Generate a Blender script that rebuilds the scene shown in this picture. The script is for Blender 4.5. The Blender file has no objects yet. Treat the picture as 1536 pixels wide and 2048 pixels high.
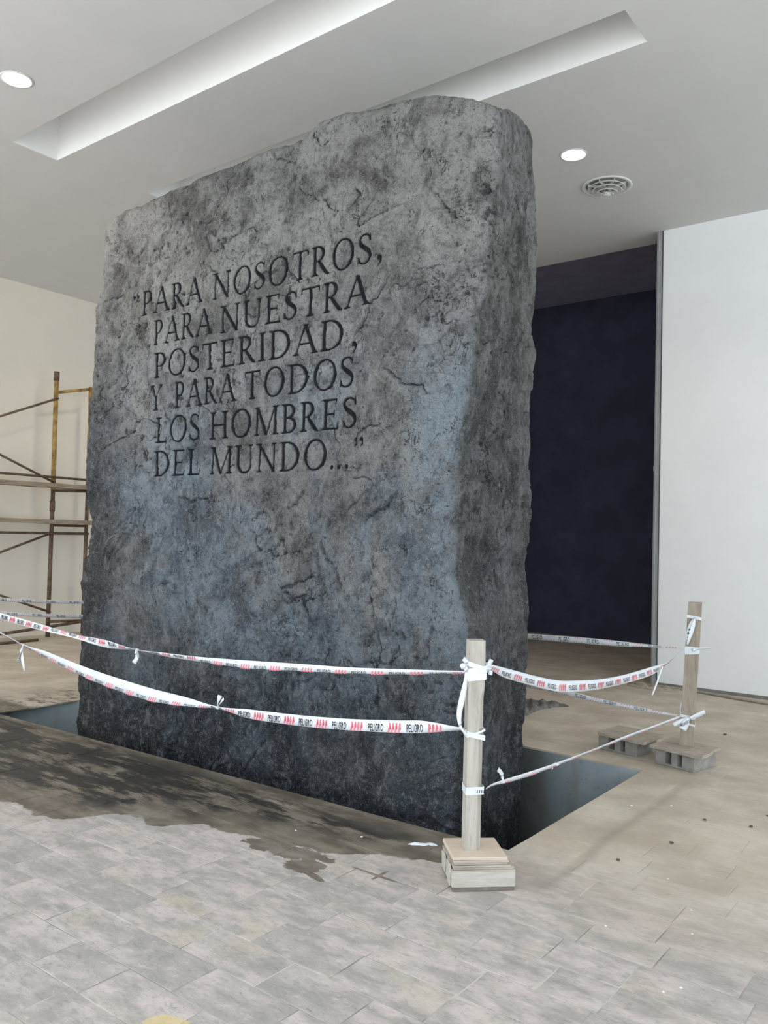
import bpy, bmesh, math, random
import numpy as np
from mathutils import Vector, Matrix

# ---------------------------------------------------------------- camera, sky, exposure
S = bpy.context.scene
COL = S.collection
random.seed(7)
RNG = np.random.default_rng(11)

cam_d = bpy.data.cameras.new('camera')
cam_d.sensor_fit = 'VERTICAL'; cam_d.sensor_height = 36.0
cam_d.lens = 1630.0 / 2048.0 * 36.0
cam_d.clip_end = 200
cam = bpy.data.objects.new('camera', cam_d); COL.objects.link(cam)
CR = (-0.7940050, -0.6073852, 0.0252851)
CU = (0.0011745, 0.0400606, 0.9991966)
CF = (0.6079101, -0.7933967, 0.0310950)
M = Matrix(((CR[0], CU[0], -CF[0], 0), (CR[1], CU[1], -CF[1], 0), (CR[2], CU[2], -CF[2], 1.6), (0, 0, 0, 1)))
cam.matrix_world = M
S.camera = cam

W = bpy.data.worlds.new('sky'); S.world = W; W.use_nodes = True
nt = W.node_tree; bg = nt.nodes['Background']
bg.inputs['Color'].default_value = (0.80, 0.91, 1.0, 1); bg.inputs['Strength'].default_value = 3.1
sun_d = bpy.data.lights.new('sun', 'SUN'); sun_d.energy = 9.0; sun_d.angle = math.radians(2); sun_d.color = (1, .98, .96)
sun = bpy.data.objects.new('sun', sun_d); COL.objects.link(sun); sun.rotation_euler = (math.radians(-28), math.radians(14), 0)   # lights the added bounce ground outside; the roof keeps it off the room

S.view_settings.view_transform = 'Standard'; S.view_settings.look = 'None'
S.view_settings.gamma = 1; S.view_settings.use_curve_mapping = False
S.view_settings.exposure = 0.05
S.cycles.use_denoising = True
S.cycles.max_bounces = 10; S.cycles.diffuse_bounces = 6

ZC = 5.22            # ceiling height
YB = -9.30           # right-hand white wall
XL = 11.58           # left wall

# ---------------------------------------------------------------- node helpers
class NT:
    def __init__(s, name):
        s.m = bpy.data.materials.new(name); s.m.use_nodes = True
        s.t = s.m.node_tree; s.b = s.t.nodes['Principled BSDF']
        s.geo = None
    def n(s, k, **kw):
        nd = s.t.nodes.new(k)
        for a, v in kw.items(): setattr(nd, a, v)
        return nd
    def put(s, inp, v):
        if isinstance(v, bpy.types.NodeSocket): s.t.links.new(v, inp)
        elif isinstance(v, (tuple, list)) and len(v) == 3 and inp.type == 'RGBA': inp.default_value = (*v, 1)
        else: inp.default_value = v
    def pos(s):
        if not s.geo: s.geo = s.n('ShaderNodeNewGeometry')
        return s.geo.outputs['Position']
    def obj(s):
        return s.n('ShaderNodeTexCoord').outputs['Object']
    def map(s, v, scale=(1, 1, 1), loc=(0, 0, 0)):
        m = s.n('ShaderNodeMapping'); s.put(m.inputs['Vector'], v)
        s.put(m.inputs['Scale'], scale); s.put(m.inputs['Location'], loc); return m.outputs[0]
    def noise(s, v, scale, detail=4, rough=.55, dist=0.0):
        m = s.n('ShaderNodeTexNoise'); s.put(m.inputs['Vector'], v)
        s.put(m.inputs['Scale'], scale); s.put(m.inputs['Detail'], detail); s.put(m.inputs['Roughness'], rough)
        s.put(m.inputs['Distortion'], dist); return m.outputs[0]
    def vor(s, v, scale, feature='F1'):
        m = s.n('ShaderNodeTexVoronoi', feature=feature); s.put(m.inputs['Vector'], v); s.put(m.inputs['Scale'], scale)
        return m.outputs['Distance']
    def math(s, op, a, b=0.0, c=0.0, clamp=False):
        m = s.n('ShaderNodeMath', operation=op, use_clamp=clamp)
        s.put(m.inputs[0], a); s.put(m.inputs[1], b); s.put(m.inputs[2], c); return m.outputs[0]
    def ss(s, v, a, b, lo=0.0, hi=1.0):
        m = s.n('ShaderNodeMapRange', interpolation_type='SMOOTHSTEP')
        s.put(m.inputs[0], v); s.put(m.inputs[1], a); s.put(m.inputs[2], b); s.put(m.inputs[3], lo); s.put(m.inputs[4], hi)
        return m.outputs[0]
    def mix(s, f, a, b, mode='MIX'):
        m = s.n('ShaderNodeMix', data_type='RGBA', blend_type=mode)
        s.put(m.inputs[0], f); s.put(m.inputs[6], a); s.put(m.inputs[7], b); return m.outputs[2]
    def sep(s, v):
        m = s.n('ShaderNodeSeparateXYZ'); s.put(m.inputs[0], v); return m.outputs
    def attr(s, name):
        return s.n('ShaderNodeAttribute', attribute_name=name).outputs['Fac']
    def rnd(s):
        return s.n('ShaderNodeObjectInfo').outputs['Random']
    def bump(s, h, strength=.5, dist=.01, nrm=None):
        m = s.n('ShaderNodeBump'); s.put(m.inputs['Height'], h); s.put(m.inputs['Strength'], strength)
        s.put(m.inputs['Distance'], dist)
        if nrm: s.put(m.inputs['Normal'], nrm)
        return m.outputs[0]
    def out(s, col=None, rough=None, nrm=None, metal=None, spec=None):
        if col is not None: s.put(s.b.inputs['Base Color'], col)
        if rough is not None: s.put(s.b.inputs['Roughness'], rough)
        if nrm is not None: s.put(s.b.inputs['Normal'], nrm)
        if metal is not None: s.put(s.b.inputs['Metallic'], metal)
        if spec is not None: s.put(s.b.inputs['Specular IOR Level'], spec)
        return s.m

def simple(name, col, rough=.7, var=.12, scale=6, bump=0.0, bscale=60, metal=0.0, stretch=(1, 1, 1)):
    t = NT(name); v = t.map(t.obj(), stretch)
    n = t.noise(v, scale, 5, .6)
    c = t.mix(t.ss(n, .3, .7), tuple(x * (1 - var) for x in col), tuple(min(1, x * (1 + var)) for x in col))
    nr = t.bump(t.noise(v, bscale, 4), bump, .004) if bump else None
    return t.out(c, rough, nr, metal)

MAT = {}
MAT['ceiling'] = simple('ceiling_paint', (.645, .64, .63), .9, .02, 2)
MAT['wall'] = simple('white_wall_paint', (.92, .935, .945), .85, .02, 1.3, .05, 30)
MAT['wall_cream'] = simple('cream_wall_paint', (.80, .745, .65), .9, .03, .9, .05, 30)
MAT['navy'] = simple('navy_paint', (.042, .045, .078), .9, .15, 2.5)
MAT['white_metal'] = simple('white_enamel', (.75, .75, .73), .5, .02)
MAT['vent'] = simple('vent_enamel', (.72, .72, .70), .5, .05)
MAT['dark_in'] = simple('vent_inside', (.28, .28, .27), .9, .1)
MAT['trim'] = simple('grey_profile', (.33, .34, .35), .5, .08, 5)
MAT['trim_dark'] = simple('dark_gap', (.08, .085, .09), .7, .1)
MAT['tape'] = simple('white_tape_plastic', (.76, .79, .83), .35, .04, 14)
MAT['tape_red'] = simple('red_tape_print', (.74, .15, .20), .4, .15, 40)
MAT['tape_black'] = simple('black_tape_print', (.03, .03, .035), .4, .3, 40)
MAT['yellow_paint'] = simple('worn_yellow_paint', (.34, .215, .06), .65, .5, 9)
MAT['rust'] = simple('rusty_steel', (.13, .085, .055), .75, .4, 14, .3, 90)
MAT['plank'] = simple('scaffold_plank_wood', (.30, .24, .18), .85, .3, 5, .4, 60, stretch=(6, .6, 6))
MAT['block'] = simple('grey_concrete_block', (.30, .285, .26), .95, .2, 12, .6, 110)
MAT['pit'] = None
MAT['hose'] = simple('dusty_hose', (.36, .32, .27), .8, .2, 12)
MAT['cloth'] = simple('dark_dusty_sheet', (.16, .15, .145), .9, .5, 14, .4, 60)
MAT['jute'] = simple('dusty_sacking', (.42, .36, .29), .95, .2, 20, .5, 90)
MAT['debris'] = simple('dark_debris', (.11, .085, .06), .95, .3, 30)
MAT['chip'] = simple('white_plaster_chip', (.85, .84, .80), .9, .05)

def wood(name, a, b, dark, axis_scale):
    t = NT(name); v = t.map(t.obj(), axis_scale)
    g = t.noise(v, 9, 6, .65, .4)
    c = t.mix(t.ss(g, .3, .7), a, b)
    k = t.ss(t.noise(v, 26, 4, .7), .58, .75)
    c = t.mix(t.math('MULTIPLY', k, .55), c, dark)
    blot = t.ss(t.noise(t.obj(), 7, 4, .6), .5, .8)
    c = t.mix(t.math('MULTIPLY', blot, .35), c, (.62, .59, .55))
    return t.out(c, .85, t.bump(t.noise(v, 30, 5, .7), .35, .003))
MAT['post_light'] = wood('pale_dusty_lumber', (.37, .34, .295), (.54, .505, .45), (.15, .125, .10), (3, 3, .35))
MAT['post_brown'] = wood('brown_weathered_lumber', (.30, .245, .19), (.40, .34, .27), (.10, .075, .05), (3, 3, .35))
MAT['ply_top'] = wood('pinkish_plywood', (.62, .50, .40), (.68, .56, .46), (.42, .33, .26), (1, 4, 4))
MAT['ply_edge'] = wood('layered_plywood_edge', (.40, .35, .29), (.52, .47, .40), (.12, .10, .08), (.6, .6, 14))
MAT['timber'] = wood('pale_timber_block', (.43, .395, .34), (.56, .525, .47), (.24, .205, .165), (.6, 3, 5))
MAT['timber_dark'] = wood('dark_timber_strip', (.14, .12, .10), (.20, .17, .14), (.05, .04, .03), (.6, 3, 5))
MAT['board'] = wood('weathered_board', (.33, .27, .215), (.45, .385, .315), (.10, .075, .055), (1.5, 5, 5))

# ---------------------------------------------------------------- floor materials
def curve_node(t, v, pts, x0, x1, y0, y1):
    """float curve through pts (x, y) in real units, returns y"""
    nx = t.math('DIVIDE', t.math('SUBTRACT', v, x0), x1 - x0, clamp=True)
    f = t.n('ShaderNodeFloatCurve'); c = f.mapping.curves[0]
    pts = sorted(((x - x0) / (x1 - x0), (y - y0) / (y1 - y0)) for x, y in pts)
    c.points[0].location = pts[0]; c.points[1].location = pts[-1]
    for p in pts[1:-1]: c.points.new(*p)
    for p in c.points: p.handle_type = 'AUTO'
    f.mapping.update(); t.put(f.inputs['Value'], nx)
    return t.math('MULTIPLY_ADD', f.outputs[0], y1 - y0, y0)

def floor_colour(t, joint=False):
    P = t.pos(); x, y, z = t.sep(P)
    if joint:
        base = t.mix(t.ss(t.noise(P, 3, 4), .35, .65), (.24, .225, .21), (.70, .68, .65))
    else:
        r = t.math('FRACT', t.math('ADD', t.attr('rnd'), t.rnd()))
        r2 = t.math('FRACT', t.math('MULTIPLY', r, 7.31)); r3 = t.math('FRACT', t.math('MULTIPLY', r, 23.7))
        off = t.n('ShaderNodeCombineXYZ'); t.put(off.inputs[0], t.math('MULTIPLY', r, 9)); t.put(off.inputs[1], t.math('MULTIPLY', r2, 9))
        add = t.n('ShaderNodeVectorMath', operation='ADD'); t.put(add.inputs[0], P); t.put(add.inputs[1], off.outputs[0])
        v = add.outputs[0]
        n1 = t.noise(t.map(v, (1, 2.2, 1)), 3.6, 6, .66, .2)
        base = t.mix(t.ss(n1, .36, .64), (.385, .355, .33), (.61, .535, .50))
        n2 = t.noise(v, 2.4, 3, .5)
        base = t.mix(t.math('MULTIPLY', t.ss(n2, .54, .72), t.math('MULTIPLY', r3, .75)), base, (.54, .475, .365))
        base = t.mix(t.math('MULTIPLY', t.math('MULTIPLY', t.ss(r2, .45, 1), .6), t.ss(n2, .60, .40)), base, (.345, .33, .315))
        n4 = t.noise(t.map(v, (1, 1.7, 1)), 10, 7, .78, .25)
        base = t.mix(t.ss(n4, .52, .64, 0, .60), base, (.30, .295, .29)); base = t.mix(t.ss(n4, .47, .34, 0, .50), base, (.69, .625, .595))
        sp = t.noise(t.map(v, (1.0, 3.2, 1)), 22, 6, .76, .25)
        base = t.mix(t.math('MULTIPLY', t.ss(sp, .55, .68), .60), base, (.22, .215, .21))
        sp2 = t.noise(v, 75, 3, .7)
        base = t.mix(t.math('MULTIPLY', t.ss(sp2, .60, .74), .40), base, (.20, .195, .19))
        base = t.mix(t.math('MULTIPLY', t.ss(sp2, .40, .28), .35), base, (.68, .66, .64))
    # beige building dust lying on the far and right-hand floor
    nd = t.noise(P, 1.1, 5, .6)
    far = t.ss(t.math('ADD', y, t.math('MULTIPLY_ADD', nd, 1.6, -.8)), -2.9, -4.5)
    dn = t.ss(t.noise(t.map(P, (1, 1.6, 1)), 5, 5, .6), .3, .75, .80, .97)
    dust = t.mix(t.ss(t.noise(P, 2.2, 5, .6), .35, .7), (.47, .395, .305), (.65, .57, .465))
    streak = t.ss(t.noise(t.map(P, (1.1, 6, 1)), 7, 5, .7), .58, .70)
    dust = t.mix(t.math('MULTIPLY', streak, .45), dust, (.24, .20, .16))
    base = t.mix(t.math('MULTIPLY', far, dn), base, dust)
    # faint track drawn in the dust beside the pit
    tr = t.math('ABSOLUTE', t.math('SUBTRACT', x, t.math('MULTIPLY_ADD', t.noise(P, 1.2, 2), .10, 1.66)))
    trm = t.math('MULTIPLY', t.ss(tr, .055, .0), t.math('MULTIPLY', t.ss(y, -3.3, -3.6), t.ss(y, -5.9, -5.4)))
    base = t.mix(t.math('MULTIPLY', trm, .45), base, (.30, .26, .215))
    # wet, soot-blackened mud between the pit and the clean slate
    ed = curve_node(t, x, [(1.9, -3.62), (2.1, -3.52), (2.30, -3.40), (2.50, -3.34), (2.62, -3.22), (2.70, -3.17), (2.86, -3.14), (3.05, -3.12), (3.29, -3.04), (3.46, -3.02),
                            (3.60, -2.92), (3.70, -2.80), (3.90, -2.86), (4.08, -2.66), (4.20, -2.52), (4.32, -2.50), (4.55, -2.53),
                            (4.69, -2.48), (5.4, -2.4), (6.5, -2.3), (8.0, -2.2)], 1.9, 8.0, -4.0, -2.0)
    nn = t.math('MULTIPLY_ADD', t.noise(P, 7, 4, .6), .16, -.08)
    inside = t.math('SUBTRACT', ed, t.math('ADD', y, nn))
    wet = t.ss(inside, -.006, .012)
    farlim = t.math('MULTIPLY', t.ss(y, -3.98, -3.90), t.ss(x, 2.02, 2.14))
    wet = t.math('MULTIPLY', wet, farlim)
    # tongues that ran forward of the patch
    def blob(cx, cy, rx, ry, rot):
        m = t.n('ShaderNodeMapping', vector_type='TEXTURE'); t.put(m.inputs[0], P)
        m.inputs['Location'].default_value = (cx, cy, 0); m.inputs['Rotation'].default_value = (0, 0, rot); m.inputs['Scale'].default_value = (rx, ry, 1)
        l = t.n('ShaderNodeVectorMath', operation='LENGTH')
        xy = t.n('ShaderNodeVectorMath', operation='MULTIPLY'); t.put(xy.inputs[0], m.outputs[0]); xy.inputs[1].default_value = (1, 1, 0)
        t.put(l.inputs[0], xy.outputs[0])
        d = t.math('ADD', l.outputs['Value'], t.math('MULTIPLY_ADD', t.noise(P, 11, 4, .6), 1.5, -.75))
        return t.ss(d, 1.06, .94)
    for b in ((2.93, -3.05, .26, .085, .1), (2.70, -2.97, .10, .075, .3), (2.60, -2.91, .10, .02, -.2), (2.72, -3.09, .12, .03, -.1),
              (3.07, -3.13, .20, .07, 0), (2.37, -3.11, .16, .011, .0), (2.36, -3.12, .010, .07, .0)):
        wet = t.math('MAXIMUM', wet, t.math('MULTIPLY', blob(*b), .93))
    mud = t.mix(t.ss(t.noise(t.map(P, (1, 2, 1)), 4, 5, .6), .35, .65), (.135, .112, .085), (.260, .222, .178))
    mid = t.math('MULTIPLY', t.ss(inside, .10, .38), t.ss(y, -3.80, -3.50))
    soot = t.math('MULTIPLY', mid, t.ss(t.noise(t.map(P, (.55, 2.2, 1), (3.1, 0, 0)), 2.6, 7, .76, .25), .43, .51))
    mud = t.mix(t.math('MULTIPLY', soot, .92), mud, (.028, .027, .027))
    cl = t.math('MULTIPLY', t.ss(t.noise(t.map(P, (1, 2.4, 1)), 30, 6, .78, .3), .52, .57), t.math('MULTIPLY', mid, t.ss(t.noise(P, 3.3, 3), .42, .58)))
    mud = t.mix(t.math('MULTIPLY', cl, .8), mud, (.022, .019, .016))
    base = t.mix(wet, base, mud)
    # dark overspray behind the left end of the stone
    d1 = t.math('MULTIPLY', t.ss(x, 6.6, 7.0), t.ss(x, 7.75, 7.2))
    d2 = t.math('MULTIPLY', t.ss(y, -5.2, -4.7), t.ss(y, -3.0, -3.9))
    oc = t.math('MULTIPLY', t.math('MULTIPLY', d1, d2), t.ss(t.noise(t.map(P, (1, 2, 1)), 6, 5, .7), .46, .60))
    base = t.mix(t.math('MULTIPLY', oc, .75), base, (.07, .065, .06))
    # yellow patch of spilt paint on one slate
    yb = blob(2.158, -1.735, .085, .06, .3)
    base = t.mix(t.math('MULTIPLY', yb, .75), base, (.70, .55, .27))
    return base, wet, P

def floor_mat(name, joint):
    t = NT(name); c, wet, P = floor_colour(t, joint)
    h1 = t.noise(t.map(P, (1, 2, 1)), 12, 6, .7, .4); h2 = t.noise(P, 70, 4, .65)
    b = t.bump(h1, .38, .010); b = t.bump(h2, .25, .003, b)
    rg = t.math('MULTIPLY_ADD', wet, -.28, .80)
    return t.out(c, rg, b, spec=.35)
MAT['tile'] = floor_mat('slate_tile', False)
MAT['joint'] = floor_mat('dusty_grout', True)

t = NT('pit_concrete'); P = t.pos(); n = t.noise(P, 3, 6, .6)
c = t.mix(t.ss(n, .35, .65), (.31, .36, .38), (.42, .47, .49))
c = t.mix(t.math('MULTIPLY', t.ss(t.noise(P, 22, 4, .6), .62, .72), .6), c, (.12, .12, .12))
c = t.mix(t.math('MULTIPLY', t.ss(t.noise(t.map(P, (2, 2, .4)), 3, 4, .6), .5, .7), .5), c, (.24, .24, .20))
px_, py_, pz_ = t.sep(P)
lin_x = t.math('ADD', px_, t.math('MULTIPLY_ADD', n, .5, -.25))
c = t.mix(t.math('MULTIPLY', t.math('MULTIPLY', t.ss(lin_x, 2.55, 3.0), t.ss(px_, 5.5, 4.2)), .80), c, (.085, .082, .072))          # darker brown on the lining beside the stone
MAT['pit'] = t.out(c, .8, t.bump(n, .2, .01))

# ---------------------------------------------------------------- object helpers
def link(o, parent=None):
    COL.objects.link(o)
    if parent is not None: o.parent = parent
    return o
def mobj(name, verts, faces, mat, parent=None, smooth=False):
    me = bpy.data.meshes.new(name); me.from_pydata([tuple(v) for v in verts], [], [tuple(f) for f in faces])
    bm = bmesh.new(); bm.from_mesh(me); bmesh.ops.recalc_face_normals(bm, faces=bm.faces); bm.to_mesh(me); bm.free()
    if smooth: me.polygons.foreach_set('use_smooth', [True] * len(me.polygons))
    if mat: me.materials.append(mat)
    return link(bpy.data.objects.new(name, me), parent)
def bobj(name, bm, mat, parent=None, smooth=False):
    bmesh.ops.recalc_face_normals(bm, faces=bm.faces)
    me = bpy.data.meshes.new(name); bm.to_mesh(me); bm.free()
    if smooth: me.polygons.foreach_set('use_smooth', [True] * len(me.polygons))
    if mat: me.materials.append(mat)
    return link(bpy.data.objects.new(name, me), parent)
def empty(name, loc=(0, 0, 0), rz=0.0, label=None, cat=None, group=None):
    o = bpy.data.objects.new(name, None); COL.objects.link(o); o.location = loc; o.rotation_euler = (0, 0, rz)
    o.empty_display_size = .1
    tag(o, label, cat, group); return o
def tag(o, label=None, cat=None, group=None, kind=None):
    if label: o['label'] = label
    if cat: o['category'] = cat
    if group: o['group'] = group
    if kind: o['kind'] = kind
    return o
def add_box(bm, lo, hi, mat=None, jit=0.0):
    vs = [bm.verts.new(((lo, hi)[i][0] + random.uniform(-jit, jit), (lo, hi)[j][1] + random.uniform(-jit, jit), (lo, hi)[k][2] + random.uniform(-jit, jit)))
          for i in (0, 1) for j in (0, 1) for k in (0, 1)]
    if mat is not None:
        for v in vs: v.co = mat @ v.co
    for f in ((0, 1, 3, 2), (4, 6, 7, 5), (0, 4, 5, 1), (2, 3, 7, 6), (0, 2, 6, 4), (1, 5, 7, 3)): bm.faces.new([vs[i] for i in f])
    return vs
def box(name, lo, hi, mat, parent=None, bevel=0.0, jit=0.0, seg=1):
    bm = bmesh.new(); add_box(bm, lo, hi, None, jit)
    if bevel: bmesh.ops.bevel(bm, geom=bm.edges[:] , offset=bevel, segments=seg, affect='EDGES')
    return bobj(name, bm, mat, parent)
def tube_bm(bm, pts, r, n=10, cap=True):
    pts = [Vector(p) for p in pts]; rings = []
    for i, p in enumerate(pts):
        d = (pts[min(i + 1, len(pts) - 1)] - pts[max(i - 1, 0)]).normalized()
        a = d.cross(Vector((0, 0, 1)));
        if a.length < 1e-3: a = d.cross(Vector((1, 0, 0)))
        a.normalize(); b = d.cross(a).normalized()
        rr = r[i] if isinstance(r, (list, tuple)) else r
        rings.append([bm.verts.new(p + rr * (math.cos(2 * math.pi * k / n) * a + math.sin(2 * math.pi * k / n) * b)) for k in range(n)])
    for A, B in zip(rings, rings[1:]):
        for k in range(n): bm.faces.new((A[k], A[(k + 1) % n], B[(k + 1) % n], B[k]))
    if cap: bm.faces.new(rings[0][::-1]); bm.faces.new(rings[-1])
def tube(name, pts, r, mat, parent=None, n=10):
    bm = bmesh.new(); tube_bm(bm, pts, r, n); return bobj(name, bm, mat, parent, True)
def catmull(pts, n):
    pts = [Vector(p) for p in pts]; P = [2 * pts[0] - pts[1]] + pts + [2 * pts[-1] - pts[-2]]; out = []
    for i in range(1, len(P) - 2):
        for k in range(n):
            t = k / n; a, b, c, d = P[i - 1:i + 3]
            out.append(.5 * ((2 * b) + (c - a) * t + (2 * a - 5 * b + 4 * c - d) * t * t + (-a + 3 * b - 3 * c + d) * t ** 3))
    out.append(pts[-1]); return out

# ---------------------------------------------------------------- setting: ceiling, walls, dark room
def cell_sheet(xs, ys, z, holes):
    """horizontal sheet split at xs, ys; holes are (x0,x1,y0,y1)"""
    V = {}; vs = []; fs = []
    def vid(i, j):
        if (i, j) not in V: V[(i, j)] = len(vs); vs.append((xs[i], ys[j], z))
        return V[(i, j)]
    for i in range(len(xs) - 1):
        for j in range(len(ys) - 1):
            cx, cy = (xs[i] + xs[i + 1]) / 2, (ys[j] + ys[j + 1]) / 2
            if any(h[0] < cx < h[1] and h[2] < cy < h[3] for h in holes): continue
            fs.append((vid(i, j), vid(i + 1, j), vid(i + 1, j + 1), vid(i, j + 1)))
    return vs, fs
COVES = [(2.07, 7.42, -4.265, -3.80), (2.07, 7.32, -5.68, -5.25)]
xs = sorted({-5.0, 11.9} | {c[0] for c in COVES} | {c[1] for c in COVES})
ys = sorted({-9.66, 2.6} | {c[2] for c in COVES} | {c[3] for c in COVES})
vs, fs = cell_sheet(xs, ys, ZC, COVES)
for (a, b, c, d) in COVES:
    k = len(vs); h = ZC + .62
    vs += [(a, c, ZC), (b, c, ZC), (b, d, ZC), (a, d, ZC), (a, c, h), (b, c, h), (b, d, h), (a, d, h)]
    fs += [(k, k + 1, k + 5, k + 4), (k + 1, k + 2, k + 6, k + 5), (k + 2, k + 3, k + 7, k + 6), (k + 3, k, k + 4, k + 7), (k + 4, k + 5, k + 6, k + 7)]
# slab above closes the coves in
k = len(vs); vs += [(-5, -9.66, ZC + .7), (11.9, -9.66, ZC + .7), (11.9, 2.6, ZC + .7), (-5, 2.6, ZC + .7), (-5, -9.66, ZC), (11.9, -9.66, ZC), (11.9, 2.6, ZC), (-5, 2.6, ZC)]
fs += [(k, k + 1, k + 2, k + 3), (k, k + 1, k + 5, k + 4), (k + 1, k + 2, k + 6, k + 5), (k + 2, k + 3, k + 7, k + 6), (k + 3, k, k + 4, k + 7)]
me = bpy.data.meshes.new('ceiling'); me.from_pydata(vs, [], fs); me.materials.append(MAT['ceiling']); me.materials.append(simple('white_recess_paint', (.90, .90, .89), .85, .01))  # recess faces made whiter: the daylight on them is put into the colour
for p in me.polygons[-15:-5]: p.material_index = 1
tag(link(bpy.data.objects.new('ceiling', me)), kind='structure')

def sbox(name, lo, hi, mat, parent=None, bevel=0):
    o = box(name, lo, hi, mat, parent, bevel)
    if parent is None: o['kind'] = 'structure'
    return o
sbox('wall_left', (XL, -9.66, -.3), (XL + .3, 2.6, ZC), MAT['wall_cream'])
sbox('wall_back', (-5.0, YB - .36, -.3), (3.17, YB, ZC), MAT['wall'])
sbox('wall_back_left', (7.6, YB - .36, -.3), (XL, YB, ZC), MAT['wall'])
bm = bmesh.new()                                         # unseen right-hand wall; opening added to brighten the white wall
for lo, hi in (((-5.3, -3.6, -.3), (-5.0, 2.6, ZC)), ((-5.3, YB - .36, -.3), (-5.0, -9.0, ZC)), ((-5.3, -9.0, 4.9), (-5.0, -3.6, ZC)), ((-5.3, -9.0, -.3), (-5.0, -3.6, .0))): add_box(bm, lo, hi)
bobj('wall_right', bm, MAT['wall'])['kind'] = 'structure'
# glazed front behind the photographer: header and low sill band around a wide opening
wf = sbox('wall_front', (-5.0, 2.3, 5.06), (XL, 2.6, ZC), MAT['wall'])
sbox('ground', (-40, 5.5, -.32), (50, 45, -.02), simple('pale_forecourt', (.52, .52, .51), .9, .1, 1))  # unseen ground added outside to bounce sunlight up to the ceiling
# dark room beyond the opening
dr = sbox('wall_far', (2.2, -13.35, -.3), (10.2, -13.05, 5.95), MAT['navy'])
sbox('wall_far_right', (2.2, -13.05, -.3), (2.45, YB - .36, 5.95), MAT['navy'])
sbox('wall_far_left', (9.9, -13.05, -.3), (10.2, YB - .36, 5.95), MAT['navy'])
MAT['navy_ceiling'] = simple('navy_ceiling_paint', (.33, .33, .46), .9, .08, 3)  # paler than the navy walls: floor bounce put into the colour
sbox('ceiling_far', (2.2, -13.35, 5.74), (10.2, -9.66, 5.95), MAT['navy_ceiling'])
# metal profile that ends the white wall
tr = sbox('trim_1', (3.17, YB - .30, 0), (3.235, YB + .004, ZC), MAT['trim'], bevel=.004)
box('gap_strip', (3.160, YB - .01, 0), (3.172, YB + .0065, ZC), MAT['trim_dark'], tr)
box('edge_profile', (3.205, YB - .02, 0), (3.221, YB + .012, ZC), MAT['trim'], tr, .003)
box('catch', (3.222, YB - .05, 2.44), (3.244, YB - .01, 2.50), MAT['white_metal'], tr, .003)
sbox('baseboard_back', (-5.0, YB - .01, 0), (3.165, YB + .008, .035), simple('grey_joint_strip', (.22, .21, .20), .9, .2))  # no real baseboard: strip paints the thin shadow line at the wall foot

# ---------------------------------------------------------------- floor with the pit
PIT = [(2.05, -3.803), (7.22, -3.605), (6.93, -4.42), (6.93, -5.885), (2.05, -5.765)]
PZ = -1.35
FX0, FX1, FY0, FY1 = -5.0, XL, -13.05, 5.5
TOP = -.0022
outer = [(FX0, FY1), (FX1, FY1), (FX1, FY0), (FX0, FY0)]
bm = bmesh.new()
po = [bm.verts.new((x, y, TOP)) for x, y in outer]; pi = [bm.verts.new((x, y, TOP)) for x, y in PIT]
es = [bm.edges.new((po[i], po[(i + 1) % 4])) for i in range(4)] + [bm.edges.new((pi[i], pi[(i + 1) % 5])) for i in range(5)]
bmesh.ops.triangle_fill(bm, use_beauty=True, edges=es)
for f in list(bm.faces):
    c = f.calc_center_median()
    if 2.1 < c.x < 6.9 and -5.7 < c.y < -3.85: bm.faces.remove(f)
bot = [bm.verts.new((x, y, -.30)) for x, y in outer]; pb = [bm.verts.new((x, y, -.30)) for x, y in PIT]
for i in range(4): bm.faces.new((po[i], po[(i + 1) % 4], bot[(i + 1) % 4], bot[i]))
for i in range(5): bm.faces.new((pi[i], pi[(i + 1) % 5], pb[(i + 1) % 5], pb[i]))
floor = bobj('floor', bm, MAT['joint']); floor['kind'] = 'structure'
bm = bmesh.new()
a = [bm.verts.new((x, y, -.012)) for x, y in PIT]; b = [bm.verts.new((x, y, PZ)) for x, y in PIT]
for i in range(5): bm.faces.new((a[i], a[(i + 1) % 5], b[(i + 1) % 5], b[i]))
bm.faces.new(b)
cx, cy = 4.5, -4.8
for v in bm.verts:                                      # lining stands 4 mm proud of the slab edge
    v.co.x += .004 * (1 if v.co.x < cx else -1); v.co.y += .004 * (1 if v.co.y < cy else -1)
bobj('pit_lining', bm, MAT['pit'], floor)

def clip(poly, p, q, keep):
    """part of a polygon on one side of line p->q (keep=+1 left, -1 right)"""
    def side(v): return keep * ((q[0] - p[0]) * (v[1] - p[1]) - (q[1] - p[1]) * (v[0] - p[0]))
    out = []
    for i in range(len(poly)):
        a, b = poly[i], poly[(i + 1) % len(poly)]; sa, sb = side(a), side(b)
        if sa >= 0: out.append(a)
        if sa * sb < 0:
            t = sa / (sa - sb); out.append((a[0] + t * (b[0] - a[0]), a[1] + t * (b[1] - a[1])))
    return out
def area(p): return abs(sum(p[i][0] * p[(i + 1) % len(p)][1] - p[(i + 1) % len(p)][0] * p[i][1] for i in range(len(p)))) / 2
def minus_pit(poly):
    # PIT runs counter-clockwise or clockwise; outside pieces by successive half-planes
    s = sum(PIT[i][0] * PIT[(i + 1) % 5][1] - PIT[(i + 1) % 5][0] * PIT[i][1] for i in range(5))
    inside = 1 if s > 0 else -1; rest = poly; outp = []
    for i in range(5):
        p, q = PIT[i], PIT[(i + 1) % 5]
        o = clip(rest, p, q, -inside)
        if len(o) > 2 and area(o) > 4e-4: outp.append(o)
        rest = clip(rest, p, q, inside)
        if len(rest) < 3 or area(rest) < 1e-5: break
    return outp
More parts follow.
